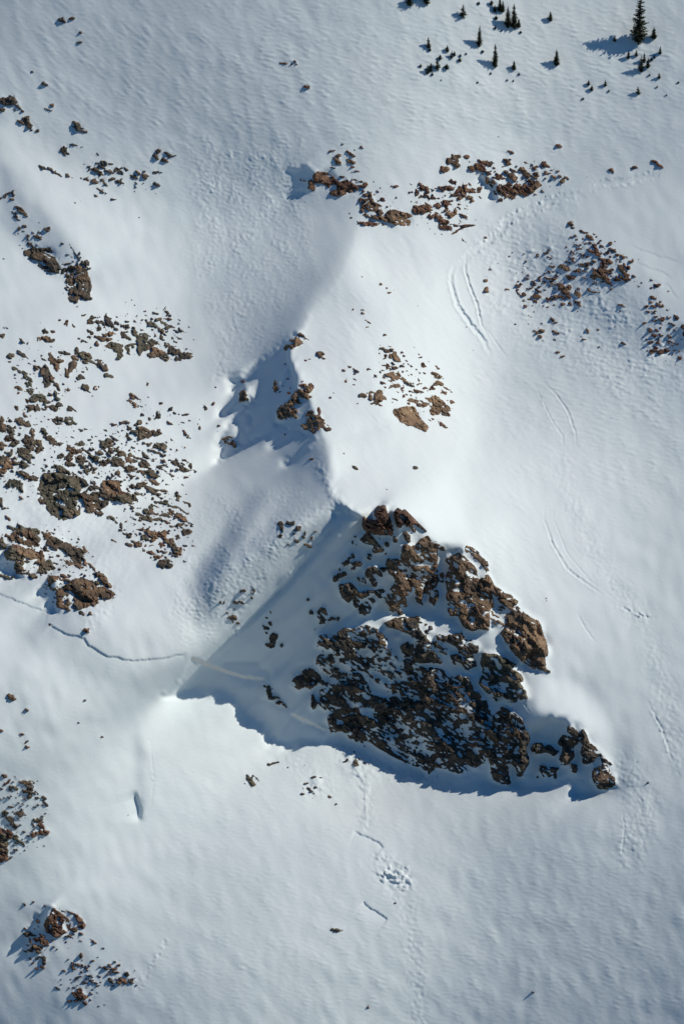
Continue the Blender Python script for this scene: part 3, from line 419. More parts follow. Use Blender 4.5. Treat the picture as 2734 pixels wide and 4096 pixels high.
# ribs and walls of rock, with how much of each is bare
C1 = (1250, 1950, 2.6133); C2 = (1700, 2100, 2.6133); C3 = (1150, 2450, 2.6133); C4 = (1600, 2500, 2.6133)
WALLS = [  # part name, polygon, bare share, sheet
 ('pinnacle', "530 300 560 330 640 345 650 250 690 190 740 190 775 250 800 330 835 430 830 495 720 490 640 480 600 450 540 445 525 380", .99, C1),
 ('pinnacle', "850 260 890 215 925 240 960 235 1080 355 1195 465 1170 450 1090 390 1000 385 1060 430 1080 460 1010 430 960 375 930 395 920 410 885 410", .93, C1),
 ('outcrop', "580 450 610 500 650 560 735 640 730 670 640 690 620 660 640 610 560 590 495 550 530 510 560 490", .99, C1),
 ('outcrop', "945 470 975 465 1015 520 1010 570 980 575 960 530", .97, C1),
 ('outcrop', "842 510 870 510 875 560 850 575", .97, C1),
 ('outcrop', "755 570 795 575 795 610 765 620", .95, C1),
 ('outcrop', "290 830 330 780 370 740 420 690 430 740 410 790 470 780 520 780 500 820 440 820 400 800 330 810 300 850 265 890", .75, C1),
 ('outcrop', "205 970 230 910 340 880 350 910 280 960 220 990", .9, C1),
 ('outcrop', "395 835 450 830 445 865 410 868", .97, C1),
 ('outcrop', "558 720 600 695 615 720 580 760", .6, C1),
 ('outcrop', "570 840 640 825 700 880 730 930 700 920 660 900 600 900 680 990 660 1035 630 1030 590 960 545 915", .9, C1),
 ('outcrop', "700 840 780 840 740 880", .95, C1),
 ('outcrop', "285 1010 390 1000 440 1040 470 1100 430 1150 370 1200 310 1140 280 1080", .97, C1),
 ('outcrop', "470 1110 560 1090 650 1080 740 1060 760 1110 700 1160 640 1100 540 1140 480 1200 490 1250 450 1260 420 1210 440 1160", .78, C1),
 ('outcrop', "480 1270 520 1200 570 1195 610 1260 600 1310 540 1335 500 1320", .98, C1),
 ('outcrop', "460 940 540 940 560 1000 480 980", .45, C1),
 ('outcrop', "590 1160 640 1170 670 1230 620 1210", .5, C1),
 ('buttress', "1060 620 1130 540 1200 500 1240 560 1300 640 1300 800 1310 960 1290 1060 1320 1110 1270 1230 1220 1190 1230 1120 1150 1090 1130 1200 1170 1250 1080 1180 1060 1130 960 1120 980 1240 890 1260 940 1320 900 1330 870 1240 870 1290 820 1300 770 1240 720 1160 690 1080 780 1090 850 1020 870 960 800 900 765 800 790 740 850 760 920 740 930 690 960 600 1020 600", .9, C1),
 ('buttress', "1130 500 1200 500 1320 590 1330 640 1260 640 1180 590 1140 560", .6, C1),
 ('buttress', "1000 590 960 640 1000 700 1100 750 1160 780 1060 860", .7, C1),
 ('buttress', "100 1250 150 1300 160 1360 110 1430 90 1380 50 1360 60 1270", .75, C1),
 ('outcrop', "1330 620 1370 620 1375 660 1340 650", .9, C1),
 ('outcrop', "1330 890 1360 890 1365 990 1320 980", .7, C1),
 ('wall', "350 295 420 340 480 400 520 440 560 560 640 560 700 640 720 700 690 740 715 850 670 890 660 1100 560 1080 480 1105 400 1060 350 960 370 880 300 840 230 830 225 700 215 540 260 420 200 370 250 330", .95, C2),
 ('wall', "410 240 440 210 530 270 580 330 640 380 665 530 690 590 720 640 790 680 820 720 890 735 960 800 945 830 870 850 800 820 760 770 700 690 650 600 620 500 640 480 600 430 540 360 480 330 430 300", .9, C2),
 ('wall', "690 900 780 860 880 850 860 1060 800 1040 740 1050 680 980", .5, C2),
 ('wall', "240 870 330 880 340 960 250 940", .6, C2),
 ('buttress', "890 850 970 860 1040 930 1110 975 1190 1010 1220 1130 1270 1230 1275 1360 1240 1380 1260 1530 1200 1510 1130 1500 1020 1430 910 1320 850 1230 790 1130 860 1050 840 950", 1.0, C2),
 ('outcrop', "1255 1515 1305 1530 1290 1545 1265 1540", .95, C2),
 ('slab', "860 300 1000 310 1090 350 1220 430 1250 500 1285 580 1240 600 1310 700 1320 770 1160 810 1080 750 1000 790 960 740 900 700 820 600 870 500 840 400", .9, C4),
 ('slab', "380 100 480 110 560 100 640 95 680 150 760 160 820 220 800 290 740 290 790 390 800 430 740 440 740 490 660 440 640 400 560 410 530 350 520 320 620 300 600 230 480 190 390 140", .8, C4),
 ('slab', "250 20 330 20 330 80 270 90", .6, C4),
 ('slab', "380 150 480 250 490 310 420 280 350 220", .6, C4),
 ('rock_face', "0 230 120 150 180 40 250 120 320 190 260 180 380 320 440 390 400 405 300 390 180 400 120 320 40 340", .9, C4),
 ('rock_face', "750 1420 860 1370 940 1360 1100 1350 1190 1480 1180 1568 1080 1568 960 1510 860 1470 780 1450", .75, C1),
 ('rock_face', "300 340 330 250 400 225 420 300 520 220 590 160 660 190 800 130 950 180 1000 250 1050 300 1060 360 1120 430 1160 520 1250 480 1290 560 1340 640 1240 760 1180 800 1100 860 1020 800 900 700 740 610 560 620 430 640 400 620 300 540 320 460 370 400", .62, C3),
 ('rock_face', "30 740 120 640 210 580 270 600 360 680 400 740 470 640 620 620 760 640 840 760 860 850 990 900 1150 880 1300 880 1568 900 1568 1568 1230 1568 1080 1490 960 1420 860 1350 700 1320 640 1310 620 1270 560 1230 460 1258 430 1200 420 1040 340 960 330 830 390 780 320 720 250 800 190 770 110 800", .87, C3),
 ('rock_face', "0 460 120 330 200 440 340 450 440 470 560 560 600 530 720 560 760 680 830 690 900 780 910 860 960 950 1040 900 1060 860 1130 890 1240 960 1280 1020 1300 1090 1340 1130 1350 1200 1300 1300 1340 1390 1330 1440 1270 1450 1270 1568 1230 1568 1200 1480 1130 1420 1120 1568 960 1568 930 1400 890 1380 880 1430 780 1490 680 1450 700 1540 600 1550 480 1500 370 1480 300 1560 210 1470 160 1480 0 1390", .77, C4),
 ('outcrop', "250 860 270 860 290 920 300 980 270 1010 250 1000", .8, C3),
 ('spur', "10 830 60 800 250 760 420 740 440 800 330 900 420 1060 340 1190 310 1190 290 1100 260 1080 190 1000 210 1130 230 1260 150 1265 50 1220 20 1050 0 950", .92, C5),
 ('spur', "450 900 490 840 560 840 590 900 640 860 740 930 680 975 620 930 480 950", .92, C5),
 ('spur', "545 1080 640 1100 740 1100 700 1140 720 1220 700 1220 680 1170 640 1200 580 1190 540 1130", .92, C5),
 ('spur', "840 650 900 690 960 750 940 830 880 900 900 980 830 1060 770 1070 750 1010 790 880 730 850 770 760 830 740", .95, C5),
 ('spur', "990 695 1020 740 1045 810 1060 850 1120 890 1180 960 1120 1000 1080 1050 1000 1060 970 930 1000 860 950 810", 1.0, C5),
 ('spur', "1090 1150 1110 1110 1180 1090 1190 1030 1220 1010 1260 1100 1320 1200 1330 1280 1240 1330 1140 1310 1100 1230", .93, C5),
 ('spur', "1110 880 1160 930 1200 990 1310 1080 1240 1060 1180 1000", .8, C5),
 ('outcrop', "870 1070 930 1080 930 1140 880 1150", .75, C5),
 ('crag_g', "420 260 470 300 540 350 560 400 540 450 480 480 440 495 370 460 345 400 370 350 400 320", .96, (0, 3496, 1.96)),
 ('crag_j', "290 395 330 365 420 375 480 430 500 450 560 430 590 450 660 495 630 520 560 540 480 560 430 545 430 520 480 510 490 470 440 470 420 495 370 460 310 455", .99, TJ),
 ('crag_j2', "740 590 790 610 830 630 800 650 850 690 820 710 860 720 880 680 920 660 980 680 1060 700 1075 715 1020 730 1065 750 1055 790 1000 785 940 780 860 750 760 730 690 710 720 670 670 640 700 640", .95, TJ),
 ('crag_i', "235 705 300 690 330 690 355 740 400 790 385 805 350 790 270 765 240 730", .99, (1367, 1024, 1.147)),
]
TB_ = (0, 1700, 1.96); TC_ = (0, 1900, 1.96); TE_ = (0, 750, 1.96)
WALLS += [
 ('left_a', "300 490 345 380 480 375 530 400 640 410 640 500 605 560 630 700 500 750 440 720 380 680 350 600", .9, TB_),
 ('left_b', "640 540 700 490 780 490 850 540 850 620 790 660 710 690 670 640", .95, TB_),
 ('left_c', "800 430 940 440 940 510 900 590 850 560 800 480", .95, TB_),
 ('left_d', "915 550 1000 530 1060 560 1040 610 930 600", .97, TB_),
 ('left_e', "130 560 200 560 340 640 350 680 300 690 180 640 130 600", .98, TC_),
 ('left_f', "60 470 150 430 240 430 310 510 290 570 150 540 60 520", .93, TC_),
 ('left_g', "370 500 440 490 520 540 640 590 660 640 630 700 580 680 520 600 430 560 370 550", .96, TC_),
 ('left_h', "440 900 540 850 600 810 690 820 760 880 830 880 900 930 860 960 780 970 740 1010 650 1050 590 1000 560 910 500 900 490 1010 540 1050 450 1040 440 960", .88, TC_),
 ('left_i', "180 500 260 470 350 480 400 470 460 600 470 670 420 670 370 600 280 570 200 530", .93, TE_),
 ('left_j', "520 640 600 610 680 640 720 780 700 880 640 850 610 890 560 890 530 840 560 790 520 730", .9, TE_)]
SNOWS = {  # snow lodged on the walls
 'C1': (C1, "885 690 80 130;1100 690 140 34 45;1110 900 100 54;890 1150 56 56;1250 1110 50 80;950 830 50 30;1215 805 110 16 5;985 950 30 40;1020 420 60 20 20;950 320 40 24;650 320 60 40 20;1060 1060 50 60 30;1020 870 40 20;1400 700 30 60;1340 800 60 300 8;1370 1180 60 120"),
 'C2': (C2, "330 420 60 24;330 600 36 70 20;320 680 50 50;310 560 20 40;600 500 130 36 55;470 330 100 24 35;730 770 50 90 20;740 820 50 40;790 700 30 20;870 770 50 36;640 920 60 24 -30;1000 895 50 16 40;850 900 60 60;500 990 30 14;1028 1195 24 16;1148 1165 14 14;690 1040 40 80"),
 'C3': (C3, "830 1030 170 110 25;680 960 190 56 30;530 1000 70 36;490 720 110 90;410 800 90 40 -60;600 900 120 30 45;740 960 60 50;900 330 0 0;820 420 180 100;1170 260 90 130 60;1300 290 100 70;560 560 180 70;450 420 90 40;700 380 120 30 30;660 250 90 50 20;900 250 70 50;1000 560 40 90;760 560 80 24 30;1150 370 40 100;1200 880 200 20 5;1340 900 50 50 40;1190 1200 80 30;1240 1250 70 40;940 1270 20 30 20;890 1295 26 22;1400 1400 150 50 -40;1380 1330 60 60;1070 1310 12 40;620 1070 80 20;800 850 40 100 -40;960 850 90 30 40;1160 1080 60 20;1330 1120 130 20 10;1270 1160 60 30;870 1080 90 60;450 1060 20 40 20;1500 880 60 24;1510 970 60 20"),
 'C4': (C4, "1010 400 64 140 -30;1190 555 60 20 5;1080 610 44 30;1250 690 40 30;1120 640 30 20;1040 530 40 24;880 600 80 36;410 1120 100 50 30;490 1220 80 50 40;240 1290 120 80 40;330 1340 120 40;130 1120 120 50 50;80 1130 60 30;340 970 100 16;200 970 80 20;540 1020 60 18;690 1050 60 18;700 1130 100 30 15;820 1230 70 40 20;990 1100 60 40 -20;1100 1160 130 30;1180 1010 40 80 -30;1200 1330 36 30;1040 1370 30 60 -20;1130 1290 30 40;800 1320 80 40;620 1360 70 24;400 1420 60 70 20;450 1480 80 30;630 680 60 40 30;700 760 60 120 -30;690 830 40 60;780 640 30 80 -40;560 740 150 22 45;860 730 200 44 50;940 880 40 90 -30;1000 950 70 40;540 850 80 30 20;660 960 60 20;840 1060 60 30 20;370 500 50 20 30;330 740 40 24;150 760 60 24 30;1140 300 10 10;260 440 120 16 5;860 1160 50 100;650 1230 90 30 -20"),
 'C5': (C5, "130 970 40 50;200 1030 30 40;1140 1150 36 70 10;880 910 50 24;930 900 60 60;210 900 30 40;280 940 30 20;960 790 12 60 30;540 890 30 12;650 1160 30 16"),
 'J': (TJ, "990 750 50 16;845 720 30 12;780 700 40 12 30;460 480 40 36;900 770 60 8"),
 'G': ((0, 3496, 1.96), "470 390 40 30;455 430 30 10;510 380 50 12;400 410 16 12;520 430 30 16 40;490 400 14 30;410 325 18 8;440 440 12 10;540 380 14 30"),
 'B': ((0, 1700, 1.96), "430 540 26 40;495 620 50 22;560 500 40 36 40;500 500 60 22;480 680 26 20;450 600 16 16;535 575 16 14;610 640 20 80 -5;800 580 40 16 30;740 610 18 14;740 520 80 16;700 530 20 24"),
 'C': ((0, 1900, 1.96), "170 490 60 24 30;250 690 100 40 -30;210 720 60 50;200 560 200 12 20;560 960 40 80 10;640 870 24 14;480 960 24 10;270 570 60 14 30"),
 'E': ((0, 750, 1.96), "600 750 16 34;655 760 20 14;600 690 90 16 -20;660 795 24 12 30;570 850 14 12;540 770 30 14 30;590 660 24 30"),
}
# ------------------------------------------------------------------ fine survey of rock and snow
RST = 3.0
RU = np.arange(-15, W + 18, RST); RV = np.arange(-15, H + 18, RST); RSH = (len(RV), len(RU))
XG, YG = np.meshgrid(RU, RV)
nA = fnoise(RSH, RST, 60, seed=1); nB = fnoise(RSH, RST, 24, seed=2); nC = fnoise(RSH, RST, 11, seed=3)
nD = fnoise(RSH, RST, 60, seed=4); nE = fnoise(RSH, RST, 24, seed=5)
patch = fnoise(RSH, RST, 90, 40, 35, seed=6) * 0.55 + fnoise(RSH, RST, 36, 15, 30, seed=7) * 0.7 + nC * 0.2
nL = fnoise(RSH, RST, 330, 170, 40, seed=77); rank = np.empty(2001); qs = np.quantile(patch, np.linspace(0, 1, 2001))
patchU = np.interp(patch, qs, np.linspace(0, 1, 2001))
WXg = nA * 3 + nB * 2.6 + nC * 1.0; WYg = nD * 3 + nE * 2.6 - nC * 1.0
E = np.full(RSH, -30.0)
OWN = np.zeros(RSH, np.int16)       # which wall part owns the spot
def stones(txt, ox, oy, sc, sign=1, grow=1.0):
    k = 0
    for ent in txt.replace("\n", "").split(";"):
        v = [float(t) for t in ent.split()]
        if len(v) < 2: continue
        k += 1
        if len(v) == 2: v += [20, 13]
        if len(v) == 3: v += [v[2] * .7]
        if len(v) == 4: v += [15 + 25 * math.sin(k * 7.3)]
        x, y, L, Wd, an = v; x = x / sc + ox; y = y / sc + oy; ra = max(L / sc / 2, 3.2) * grow * 1.06; rb = max(Wd / sc / 2, 2.6) * grow
        if L == 0: continue
        an = math.radians(an); R = max(ra, rb) * 1.5 + 14
        ia = max(0, int((x - R - RU[0]) / RST)); ib = min(RSH[1], int((x + R - RU[0]) / RST) + 1)
        ja = max(0, int((y - R - RV[0]) / RST)); jb = min(RSH[0], int((y + R - RV[0]) / RST) + 1)
        if ib - ia < 2 or jb - ja < 2: continue
        s = (slice(ja, jb), slice(ia, ib)); wf = min(1.0, min(ra, rb) / 12)
        X = XG[s] - x + WXg[s] * wf * .55; Y = YG[s] - y + WYg[s] * wf * .55
        a = (X * math.cos(an) + Y * math.sin(an)) / ra; b = (-X * math.sin(an) + Y * math.cos(an)) / rb
        # an angular outline: intersection of a few half planes instead of an ellipse
        r_ = np.zeros(a.shape); n = 5 + k % 3; ph = (k * 2.399) % 6.28
        for i in range(n):
            t = ph + 6.283 * i / n + 0.35 * math.sin(k * 3.1 + i * 5.7)
            r_ = np.maximum(r_, (a * math.cos(t) + b * math.sin(t)) / (0.80 + 0.14 * math.sin(k * 1.7 + i * 2.3)))
        r = 0.9 * r_ + 0.1 * np.hypot(a, b)
        e = (1 - r) * min(ra, rb)
        if sign > 0: E[s] = np.maximum(E[s], e)
        else: E[s] = np.minimum(E[s], -e + nC[s] * 1.2)
PARTNAMES = ['']
wall_w = np.zeros(RSH)
for nm, poly, share, sh in WALLS:
    P = tpts(poly, *sh)
    m0 = polymask(P, RU, RV)
    ys, xs = np.where(m0)
    if len(ys) == 0: continue
    pad = 12
    s = (slice(max(0, ys.min() - pad), ys.max() + pad), slice(max(0, xs.min() - pad), xs.max() + pad))
    ms = blur(m0[s].astype(float), RST, 2.6)
    ms = np.clip(ms + (WXg[s] * 0.010), 0, 1)
    edge = (ms - (0.30 if nm[:4] not in ('left', 'crag') else .42)) * 18
    bare = (share + .11 * nL[s] * (nm in ('rock_face', 'slab', 'buttress')) - patchU[s]) * 26
    e = np.minimum(edge + 2, bare)
    E[s] = np.maximum(E[s], e)
    if nm not in PARTNAMES: PARTNAMES.append(nm)
    pid = len(PARTNAMES) if nm.startswith('crag') else 0
    if nm != 'outcrop' and not nm.startswith('crag'):
        idx = len(PARTNAMES) - 1
    wall_w[s] = np.maximum(wall_w[s], ms * (.55 if nm.startswith('left') else (.6 if nm.startswith('crag') else 1)))
# rubble between the larger stones
patch2 = fnoise(RSH, RST, 44, 17, 28, seed=61) * 0.8 + fnoise(RSH, RST, 20, 10, 32, seed=62) * 0.6
q2 = np.quantile(patch2, np.linspace(0, 1, 1001)); patch2U = np.interp(patch2, q2, np.linspace(0, 1, 1001))
for key, (ox, oy, sc, txt) in ROCKS.items(): stones(txt, ox, oy, sc, 1, 1.27)
E = np.minimum(E, np.where((wall_w < .3), (0.90 - patch2U) * 26 + 1, 99))
FIELDS = [("200 725 300 720 400 710 435 790 440 825 380 825 250 800 200 780", .24), ("30 800 90 790 150 810 250 830 150 900 170 980 90 1000 30 900", .15),
          ("0 960 60 970 110 1040 60 1120 0 1130", .30), ("120 1000 240 980 300 960 440 1060 440 1110 300 1120 200 1160 100 1120 80 1060", .26),
          ("280 900 340 920 460 980 440 1010 340 960", .10), ("310 1130 420 1130 440 1230 410 1290 370 1300 280 1230 270 1190", .26),
          ("0 1220 100 1210 200 1250 240 1330 265 1370 200 1400 130 1390 100 1330 20 1290", .22), ("190 370 380 400 370 430 230 440", .16),
          ("40 520 110 560 120 620 60 590", .22), ("150 580 205 610 208 690 150 680", .3), ("830 400 920 480 840 520 820 470", .16), ("940 430 1060 420 1090 520 1000 530 940 480", .18),
          ("1060 360 1200 370 1300 400 1230 450 1120 440", .16), ("1300 510 1380 550 1450 600 1440 650 1330 650 1310 560", .28), ("1180 580 1320 610 1330 700 1230 700 1180 650", .17),
          ("1480 680 1560 740 1560 820 1480 810", .24), ("1220 720 1330 740 1330 790 1220 780", .06), ("870 780 1040 900 1020 970 900 930 860 860", .20), ("0 1760 60 1780 110 1840 100 1920 30 1980 0 1970", .2),
          ("60 2090 190 2110 190 2160 120 2200 60 2190", .16), ("150 2200 300 2230 310 2260 180 2320 130 2270", .13), ("760 1010 830 1070 760 1090", .06)]
for poly, share in FIELDS:
    P = dpts(poly); m0 = polymask(P, RU, RV); ys, xs = np.where(m0)
    s = (slice(max(0, ys.min() - 30), ys.max() + 30), slice(max(0, xs.min() - 30), xs.max() + 30))
    ms = blur(m0[s].astype(float), RST, 22.0)
    E[s] = np.maximum(E[s], (share * ms * .6 - 0.03 - patch2U[s]) * 40)
for key, (sh, txt) in SNOWS.items(): stones(txt, *sh, sign=-1)

# facets: broken planes at three scales
def facets(U, V, size, seed, ang=30, st=1.6, tilt=0.6, off=0.35):
    a = math.radians(ang); u = (U * math.cos(a) + V * math.sin(a)) / (size * st); v = (-U * math.sin(a) + V * math.cos(a)) / size
    iu = np.floor(u).astype(int); iv = np.floor(v).astype(int)
    best = np.full(U.shape, 1e9); res = np.zeros(U.shape)
    def hsh(i, j, k):
        h = (i * 374761393 + j * 668265263 + (k + seed) * 2147483647 + 12345) & 0xffffffff
        h = ((h ^ (h >> 13)) * 1274126177) & 0xffffffff
        h = ((h ^ (h >> 16)) * 2246822519) & 0xffffffff
        return ((h ^ (h >> 15)) & 0xffffff) / float(0xffffff)
    for di in (-1, 0, 1):
        for dj in (-1, 0, 1):
            ci = iu + di; cj = iv + dj
            px = ci + hsh(ci, cj, 1); py = cj + hsh(ci, cj, 2)
            dx = u - px; dy = v - py; d = np.abs(dx) ** 1.3 + np.abs(dy) ** 1.3
            b = d < best; best = np.where(b, d, best)
            h = (hsh(ci, cj, 3) - 0.5) * 2 * off + (hsh(ci, cj, 4) - 0.5) * 2 * tilt * dx + (hsh(ci, cj, 5) - 0.5) * 2 * tilt * dy
            res = np.where(b, h, res)
    return res * size
near = E > -14
rock_pts = np.where(near)
fu = XG[rock_pts] + nB[rock_pts] * 2; fv = YG[rock_pts] + nE[rock_pts] * 2
f90 = facets(fu, fv, 85, 1, 48, st=2.0, tilt=1.0, off=.28); f36 = facets(fu, fv, 34, 2, 25, tilt=1.25, off=.45); f14 = facets(fu, fv, 15, 3, 35, tilt=1.15, off=.5)
F90 = np.zeros(RSH); F90[rock_pts] = f90; F36 = np.zeros(RSH); F36[rock_pts] = f36; big0 = blur(wall_w, RST, 8); F55 = np.zeros(RSH); F55[rock_pts] = facets(fu, fv, 46, 7, 62, st=2.6, tilt=1.2, off=.4); F14 = np.zeros(RSH); F14[rock_pts] = f14
E = np.where(near, E + sm(E, -4, 1) * (F14 * (.16 + .34 * big0) + F36 * (.06 + .10 * big0)), E)
F90s = blur(F90, RST, 9); F36s = blur(F36, RST, 7)
big = blur(wall_w, RST, 14)

# base surface on the fine grid
Zb = bspline(Z, SX0, SY0, SST, RU, RV)
# ------------------------------------------------------------------ wind texture and marks in the snow
def blob(pts, fe): return blur(polymask(dpts(pts), RU[::4], RV[::4]).astype(float), RST * 4, fe * K)
def up4(A): return bilin(A, 0, 0, 1.0, (XG - RU[0]) / (4 * RST), (YG - RV[0]) / (4 * RST))
def crisp(n): return np.where(n > 0, n * 1.25, n * .55) + .25 * np.tanh(n * 3)
rip = fnoise(RSH, RST, 72, 20, 12, seed=21); rip2 = fnoise(RSH, RST, 44, 15, 8, seed=22)
lump = fnoise(RSH, RST, 44, 26, -55, seed=23); lump2 = fnoise(RSH, RST, 22, 15, 20, seed=24)
steep = fnoise(RSH, RST, 90, 24, 42, seed=25); soft = fnoise(RSH, RST, 260, 150, 20, seed=26)
soft2 = fnoise(RSH, RST, 130, 80, 70, seed=27)
rip = crisp(rip); rip2 = crisp(rip2); lump = crisp(lump); lump2 = crisp(lump2)
a_up = up4(blob("560 0 1568 0 1568 330 1300 360 1000 330 700 360 520 300", 60)) * 0.62
a_left = up4(blob("0 0 560 0 560 400 300 420 180 330 0 230", 60))
a_gul = up4(blob("440 330 690 330 700 480 720 620 620 780 540 880 500 820 450 560", 30))
a_gul2 = up4(blob("450 1150 620 1120 740 1130 700 1230 600 1340 480 1490 420 1500 400 1400 430 1280", 20))
a_right = up4(blob("1080 520 1280 520 1400 640 1568 800 1568 900 1400 900 1200 780 1100 700", 26))
a_low = up4(blob("1050 820 1568 820 1568 1120 1350 1150 1200 1050", 60))
a_bot = up4(blob("500 1720 1568 1820 1568 2349 300 2349 420 1900", 80))
a_field = up4(blob("0 960 300 1100 300 1350 0 1340", 40))
det = soft * 0.7 * (1 - 0.6 * big) + soft2 * 0.5
gust = 0.55 + 0.45 * np.clip(soft2 * 0.8 + soft * 0.5 + 0.6, 0, 2)
det += a_up * gust * (rip * 0.42 + rip2 * 0.45 + lump2 * 0.10) + a_left * gust * (steep * 0.25 + rip2 * 0.16)
det += a_gul * gust * (lump * 0.4 + lump2 * 0.42 + rip2 * .2) + a_gul2 * gust * (lump * 0.36 + lump2 * 0.40 + rip2 * .2)
det += a_right * gust * (rip * 0.55 + lump * 0.55 + lump2 * 0.4) + a_low * gust * (rip * 0.32 + rip2 * 0.32 + lump2 * 0.08)
det += a_bot * gust * (rip * 0.07 + rip2 * 0.17) + a_field * (lump * 0.4 + rip2 * 0.25)
a_ridge = up4(blob('700 720 800 560 1000 560 1200 900 1250 1400 1000 1230 760 1120', 30))
det += a_ridge * gust * (steep * .26 + rip2 * .15)
det += 0.05 * rip2 + 0.05 * lump2
chunk = np.clip(facets(XG, YG, 13, 9, 20, 1.3, 0.5, 0.5), -4, 7)
BEIGE = np.zeros(RSH)  # where the pale band inside the shadow gets its beige tint
def groove(pts, w, depth, rough=0.0, lip=0.3, taper=0.15, both=True):
    s, D, t, g = polydist(pts, RU, RV, w * 2.6)
    wf = D + nB[s] * w * 0.10
    taper = .35; depth = depth * .85; env = sm(t, 0, taper) * sm(1 - t, 0, taper)
    prof = -depth * np.exp(-(wf / (w * 0.42)) ** 4) + lip * depth * np.exp(-((wf - w * 0.62) / (w * 0.22)) ** 2) * (1 if both else (g > 0))
    det[s] += env * prof
    if rough: det[s] += env * rough * chunk[s] * np.exp(-((wf - w * 0.6) / (w * 0.3)) ** 2) * (nB[s] > 0.0)
def step(pts, h, run, back=2.0, tap=0.04, jag=1.0):
    """snow is h higher above the line than below it, easing out downhill over run"""
    s, D, t, g = polydist(pts, RU, RV, run * 6)
    sd = D * g + jag * (nA[s] * 1.5 + nC[s] * .7)     # + is below for a line drawn west to east
    env = sm(t, 0, tap) * sm(1 - t, 0, tap)
    det[s] += env * np.where(sd > 0, -h * np.minimum(sd / back, 1) * np.exp(-np.maximum(sd - back, 0) / run), 0)
    return s, sd, env
# fracture lines of the released slab
step(dpts("-5 1360 30 1374 80 1394 115 1405"), 5, 26)
step(dpts("113 1430 122 1438 150 1452 195 1464 206 1480 250 1504 300 1514 360 1512 400 1503 432 1497"), 6, 34, jag=1.1)
for pts, h0, wd in ((dpts("436 1502 470 1518 520 1537 560 1550 625 1556"), 15, 13), (dpts("668 1634 700 1650 755 1678"), 9, 8)):
    s, D, t, g = polydist(pts, RU, RV, 520)
    sd = D * g + nB[s] * 1.0; ww = wd * (1 - 0.55 * t) + 3
    env = sm(t, 0, .05) * sm(1 - t, 0, .25)
    det[s] += env * np.where(sd > 0, -h0 * np.minimum(sd / ww, 1) ** 1.0 * np.exp(-np.maximum(sd - ww, 0) / 90), 0)
    BEIGE[s] = np.maximum(BEIGE[s], env * sm(sd, -2, 1.5) * sm(ww + 1 - sd, -1, 2))
step(dpts("313 1808 319 1828 326 1858 327 1890"), 17, 40, 15, .3, .5)
# the worn track that swings down the right-hand bowl
groove(tpts("1350 450 1080 462 900 540 740 592 640 650 590 740 480 830 330 930 270 1010 215 1110 190 1176", 1700, 550, 1.96), 34, 5.5, 0.45, 0.35)
groove(dpts("1540 360 1500 400 1440 415 1380 420 1300 462"), 30, 3.5, 0.3)
groove(dpts("1052 588 1036 622 1034 650 1048 700 1076 740 1108 780 1130 830"), 19, 8.5, 0.0, 0.7)
groove(dpts("1070 570 1066 620 1078 660 1094 700 1104 745 1130 790"), 12, 7, 0.0, 0.9)
groove(dpts("1096 700 1112 750 1150 805 1170 830"), 8, 3, 0, .3)
groove(dpts("1240 872 1275 905 1302 945 1318 990 1322 1032"), 11, 3.4, 0, .8)
groove(dpts("1225 880 1262 960 1290 1000 1290 1040 1270 1052"), 9, 2.4, 0.5, .5)
groove(dpts("1246 1150 1248 1195 1268 1250 1300 1305 1345 1340 1400 1375"), 12, 3.2, .4, .8)
groove(dpts("1262 1140 1272 1200 1300 1270 1350 1330 1400 1370"), 8, 2.0, 0, .5)
groove(dpts("1400 1385 1440 1400 1480 1415 1512 1420"), 10, 2.5, 1.0)
groove(dpts("1320 1400 1340 1440 1370 1480"), 10, 2.4, .2)
groove(dpts("1425 1850 1432 1900 1420 1990"), 9, 2.0, .4)
groove(dpts("340 1665 348 1730 353 1790 348 1840 330 1880"), 6, 1.6, .3)
groove(dpts("1185 1582 1205 1620 1218 1640"), 6, 2.5, 0)
groove(dpts("1480 1600 1520 1680 1545 1760"), 12, 2.5, .3)
# broken slab edge and blocks below the wall
s, D, t, g = polydist(dpts("790 1735 812 1760 835 1800 836 1850 838 1890"), RU, RV, 60)
det[s] += sm(t, 0, .1) * sm(1 - t, 0, .1) * 4 * np.exp(-D / 18) * (g < 0) + chunk[s] * .45 * np.exp(-(D / 34) ** 2)
step(dpts("812 1905 838 1918 868 1930 882 1944"), 7, 20)
for c, r, a in (("878 1968", 26, .7), ("905 2002", 34, 1.4), ("885 2012", 16, 1.1), ("925 2018", 18, 1.1), ("920 2030", 30, .6), ("720 1812", 26, .6), ("850 2085", 0, 0)):
    x, y = [float(q) * K for q in c.split()]
    if r: det += chunk * a * np.exp(-(((XG - x) / (r * K)) ** 2 + ((YG - y) / (r * K * .6)) ** 2) ** 1.5)
step(dpts("832 2068 852 2084 874 2098 890 2108"), 6, 22)
x, y = 725 * K, 1790 * K; det += 9 * np.exp(-(((XG - x) / 20) ** 2 + ((YG - y - 4) / 22) ** 2) ** 1.4)
